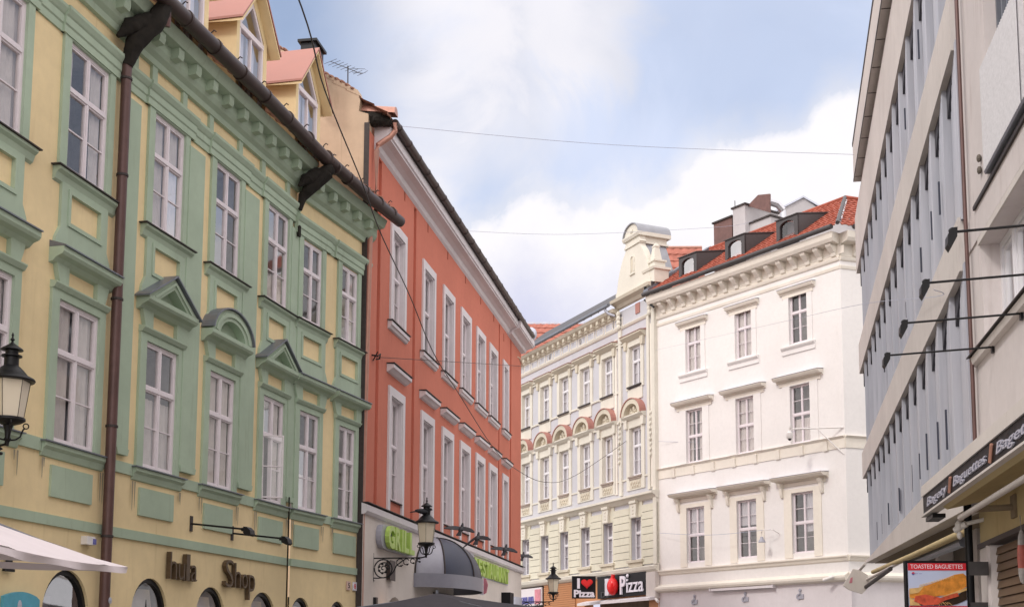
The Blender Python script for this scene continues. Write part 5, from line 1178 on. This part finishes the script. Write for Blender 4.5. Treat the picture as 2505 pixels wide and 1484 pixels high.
q=MB(); q.ell((.80,.30,3.20),(.05,.05,.07),12,8); q.ell((.82,.30,3.08),(.035,.035,.05),10,7); q.build('housing','camwhite',FN,t,smooth=True)
def wire(name,pts,r,label,cat='cable',m='wire',sag=None):
    q=MB(); q.smooth=True
    P=[Vector(p) for p in pts]; out=[]
    for i in range(len(P)-1):
        p0=P[max(i-1,0)];p1=P[i];p2=P[i+1];p3=P[min(i+2,len(P)-1)]
        for k in range(8):
            t=k/8; out.append(.5*((2*p1)+(p2-p0)*t+(2*p0-5*p1+4*p2-p3)*t*t+(3*p1-p0-3*p2+p3)*t**3))
    out.append(P[-1]); q.tube([(p.x,-p.y,p.z) for p in out],r,5); o=q.build(name,m,ID,None); tag(o,label,cat); return o
def P3(px,py,Y): r=pxdir(px,py); k=Y/r.y; return (r.x*k,r.y*k,r.z*k+EYE)
wire('black_cable',[(-3.0,6,8.9),(-2.99,14,9.42),(-3.14,17,9.51),(-3.05,20,9.32),(-3.0,22,9.14),(-2.80,25,8.86),(-2.58,28,8.4),(-2.25,31,8.15),(-1.69,37,7.84),(-1.2,42,7.92),(-.16,50,8.5),(1.2,56,9.6),(3.9,59.6,11.9)],.011,'dark sagging cable crossing from the top edge down past the red house')
wire('high_wire',[(-3.7,30,14.62),(1.67,31,14.55),(8.6,33,15.1)],.006,'very thin wire across the open sky from the red roof to the metal block','cable','faintwire')
wire('upper_far_wire',[(-2.93,45,17.1),(.94,47,17.66),(7.29,52,19.69),(8.9,53,20.3)],.007,'faint far wire before the bright cloud left of the gable','cable','faintwire')
wire('slanting_wire',[(4.93,56.6,15.48),(7.41,40,12.3),(6.55,26,8.95),(5.73,18.2,6.87),(5.2,16.6,6.5)],.005,'fine wire slanting over the white facade to the metal block','cable','faintwire')
wire('pale_hose',[(-2.84,41,11.42),(-2.59,42.5,11.43),(-2.20,44.5,11.7),(-1.74,46,12.12),(-1.33,47.5,12.91),(-1.14,48.2,13.13),(-1.0,48.9,13.0)],.03,'pale hanging hose looping over the right half of the red facade','hose','wirelight')
wire('anchor_wire',[(-4.0,28.9,8.52),(-3.26,33,9.42),(-1.0,48.7,12.9)],.008,'thin wire from an iron anchor along the red facade','cable','wire')
wire('low_facade_wire',[(5.02,56.6,7.1),(6.87,53.3,6.7),(9.0,50.9,6.70)],.010,'low thin wire across the first floor of the white house','cable','faintwire')
wire('middle_facade_wire',[(5.02,56.6,11.26),(7.77,53.7,10.75),(9.9,50.0,10.55)],.009,'thin wire level with the middle windows of the white house','cable','faintwire')
ia=root('iron_anchor',FR.sub(.35),'small twisted iron cable anchor on the red wall near the yellow house','anchor',z=8.5)
q=MB(); q.tube([(.2,.0,8.52),(.22,.15,8.50),(.3,.18,8.56),(.38,.14,8.47),(.3,.08,8.44)],.02,6); q.tube([(.25,.02,8.40),(.3,.12,8.62)],.016,6); q.build('hook','black',FR,ia)
wl2=root('hanging_street_light',FW.sub(7.2),'small grey street light hanging from a hook between the lower white windows','street light',z=6.2)
q=MB(); q.tube([(7.55,.02,6.5),(7.5,.35,6.66),(7.1,.5,6.68),(7.02,.5,6.62),(7.02,.5,6.40)],.018,6); q.build('hook','camwhite',FW,wl2,smooth=True); q=MB(); q.smooth=True; q.lathe((7.02,.5,6.18),[(.15,0),(.14,.05),(.08,.13),(.06,.22)],12); q.build('lamp_head','greyplastic',FW,wl2)
# ground-floor emblems of the white house
for i,(u,lb) in enumerate(((2.45,'left'),(5.55,'middle'),(8.60,'right'))):
    t=root('wall_emblem',FW.sub(u),lb+' of three small grey emblems on the white ground floor frieze','emblem','grey emblems on the white ground floor',z=3.85)
    q=MB(); q.ell((u,.05,4.20),(.08,.04,.07),10,6); q.prism([(u-.05,4.0),(u+.05,4.0),(u+.04,4.16),(u-.04,4.16)],.03,.07); q.band(arcpts(u-.07,3.95,.05,.06,.3,5.2,10),arcpts(u-.07,3.95,.13,.12,.3,5.2,10),.03,.07); q.box(u-.05,u+.18,.03,.07,3.86,4.04); q.build('relief','greyplastic',FW,t)
wa=root('long_blind_box',FW.sub(5.4),'long narrow white blind box under the cornice of the white ground floor','blind box',z=4.4)
q=MB(); q.box(3.6,7.3,.04,.22,4.36,4.46); q.box(3.58,3.63,.03,.26,4.34,4.48); q.box(7.27,7.32,.03,.26,4.34,4.48); q.build('casing','whitetrim',FW,wa)
# ================================================================== parasols
def parasol(name,label,cx,cy,corners,zr,za,m,val,sag=.06,lab_g='market parasols'):
    P0=Fr((cx,cy),(1,0)); t=root(name,P0,label,'parasol',lab_g)
    q=MB(); n=10; K=[Vector((x-cx,-(y-cy),z)) for x,y,z in corners]; A_=Vector((0,0,za))
    for i in range(4):
        a,b_=K[i],K[(i+1)%4]
        def fn(s_,r_,a=a,b_=b_):
            e=a.lerp(b_,s_); p=A_.lerp(e,r_); d=sag*math.sin(math.pi*s_)*r_+.05*math.sin(math.pi*r_)+.03*r_*noise.noise(Vector((p.x*1.5,p.y*1.5,i)))
            return (p.x,p.y,p.z-d)
        q.grid(fn,n,8)
    c_=q.build('canopy',m,P0,t,smooth=True)
    q=MB()
    for i in range(4):
        a,b_=K[i],K[(i+1)%4]
        def fn(s_,r_,a=a,b_=b_):
            e=a.lerp(b_,s_); return (e.x+.03*math.sin(s_*17)*r_,e.y+.03*math.cos(s_*13)*r_,e.z-sag*math.sin(math.pi*s_)-val*r_*(1+.12*math.sin(s_*19)))
        q.grid(fn,24,2)
    q.build('valance',m,P0,c_,smooth=True)
    q=MB(); q.smooth=True; q.tube([(0,0,0),(0,0,za+.05)],.03,10); q.build('pole','sheet',P0,t)
    for k in K:
        q=MB(); q.tube([(0,0,za-.05),(k.x*.97,k.y*.97,k.z-.04)],.012,6); q.build('rib','sheet',P0,t)
    q=MB(); q.smooth=True; q.lathe((0,0,0),[(.35,0),(.35,.06),(.05,.1),(.05,.3)],16); q.build('base','darkgrey',P0,t)
parasol('white_parasol','white fabric parasol with drooping corner, entering at the lower left',-4.95,8.7,[(-3.50,10.55,2.34),(-3.2,6.9,2.25),(-6.6,6.7,2.3),(-6.75,10.3,2.55)],2.3,3.0,'fabricwhite',.05,.03)
parasol('dark_parasol','dark grey parasol roof under the grill canopy at the bottom edge',-1.95,22.3,[(1.7,24.4,2.37),(-.4,19.6,2.26),(-3.9,20.2,2.30),(-2.2,25.4,2.42)],2.4,2.71,'fabricdark',.18)
# ================================================================== pigeons
def pigeon(label,pos,yaw,roll,up,sp,perched=False,s=1.0):
    """one continuous bird mesh: body, head, beak, tail and two wings"""
    q=MB()
    q.ell((0,0,0),(.125*s,.052*s,.055*s),14,9,Matrix.Rotation(.12,3,'Y')); q.ell((.115*s,0,.03*s),(.055*s,.034*s,.034*s),10,7); q.ell((.16*s,0,.048*s),(.032*s,.026*s,.027*s),10,7)
    q.tube([(.18*s,0,.045*s),(.212*s,0,.038*s)],[.011*s,.005*s],6)
    q.add([(-.08*s,-.03*s,-.012*s),(-.08*s,.03*s,-.012*s),(-.25*s,.062*s,-.03*s),(-.25*s,-.062*s,-.03*s),(-.08*s,-.03*s,.012*s),(-.08*s,.03*s,.012*s),(-.25*s,.062*s,-.014*s),(-.25*s,-.062*s,-.014*s)],[(0,1,2,3),(4,7,6,5),(0,4,5,1),(1,5,6,2),(2,6,7,3),(3,7,4,0)])
    for sd_ in (-1,1):
        if perched:
            q.ell((-.03*s,sd_*.045*s,.0),(.13*s,.022*s,.04*s),10,6,Matrix.Rotation(.15,3,'Y')); continue
        a=up[0 if sd_<0 else 1]; L=.31*s; pl_=[]
        for (t,c0,c1) in ((0,.085,-.075),(.35,.095,-.085),(.7,.055,-.095),(1.0,-.045,-.10)):
            y=sd_*(.03*s+L*t*math.cos(a*(1 if t<.4 else 1.0))); z=.02*s+L*t*math.sin(a)
            sw=-sp*t*s; pl_.append(((c0*s+sw,y,z),(c1*s+sw,y,z)))
        for h in (0,):
            vs=[]
            for f_,b__ in pl_: vs+=[(f_[0],f_[1],f_[2]+.010*s),(b__[0],b__[1],b__[2]+.006*s),(b__[0],b__[1],b__[2]-.006*s),(f_[0],f_[1],f_[2]-.010*s)]
            fs=[]
            for i in range(3):
                for k in range(4): fs.append((i*4+k,i*4+(k+1)%4,(i+1)*4+(k+1)%4,(i+1)*4+k))
            fs+=[(0,1,2,3),(12,13,14,15)]; q.add(vs,fs)
    if perched:
        for y in (-.02,.02): q.tube([(0,y*s,-.04*s),(.01*s,y*s,-.10*s)],.006*s,5)
    fr=ID; o=q.build('pigeon','feather',ID,None)
    md=o.modifiers.new('fuse','REMESH'); md.mode='VOXEL'; md.voxel_size=.009*s; md.use_smooth_shade=True
    o.matrix_world=Matrix.Translation(Vector(pos))@Matrix.Rotation(yaw,4,'Z')@Matrix.Rotation(0 if perched else R_(-32),4,'Y')@Matrix.Rotation(roll,4,'X'); tag(o,label,'pigeon','dark pigeons before the red house'); return o
pigeon('flying pigeon with raised wings, leftmost of the four before the red house',P3(1128,1294,31),R_(78),0,(.34,-.04),.10,s=1.15)
pigeon('flying pigeon with wings swept down to the right, second from the left',P3(1168,1316,31.5),R_(80),0,(-.50,.12),.12,s=1.15)
pigeon('flying pigeon near the right end of the red wall, wings raised',P3(1236,1344,34),R_(78),0,(.32,-.06),.08,s=1.1)
pigeon('flying pigeon partly hidden by the red house corner, before the cream wall',P3(1279,1360,49.5),R_(78),0,(.5,.0),.06,s=1.3)
pigeon('pigeon perched on the hood of the lantern by the red house',P3(1034,1250,28.75),R_(20),0,(0,0),0,True,s=1.15)
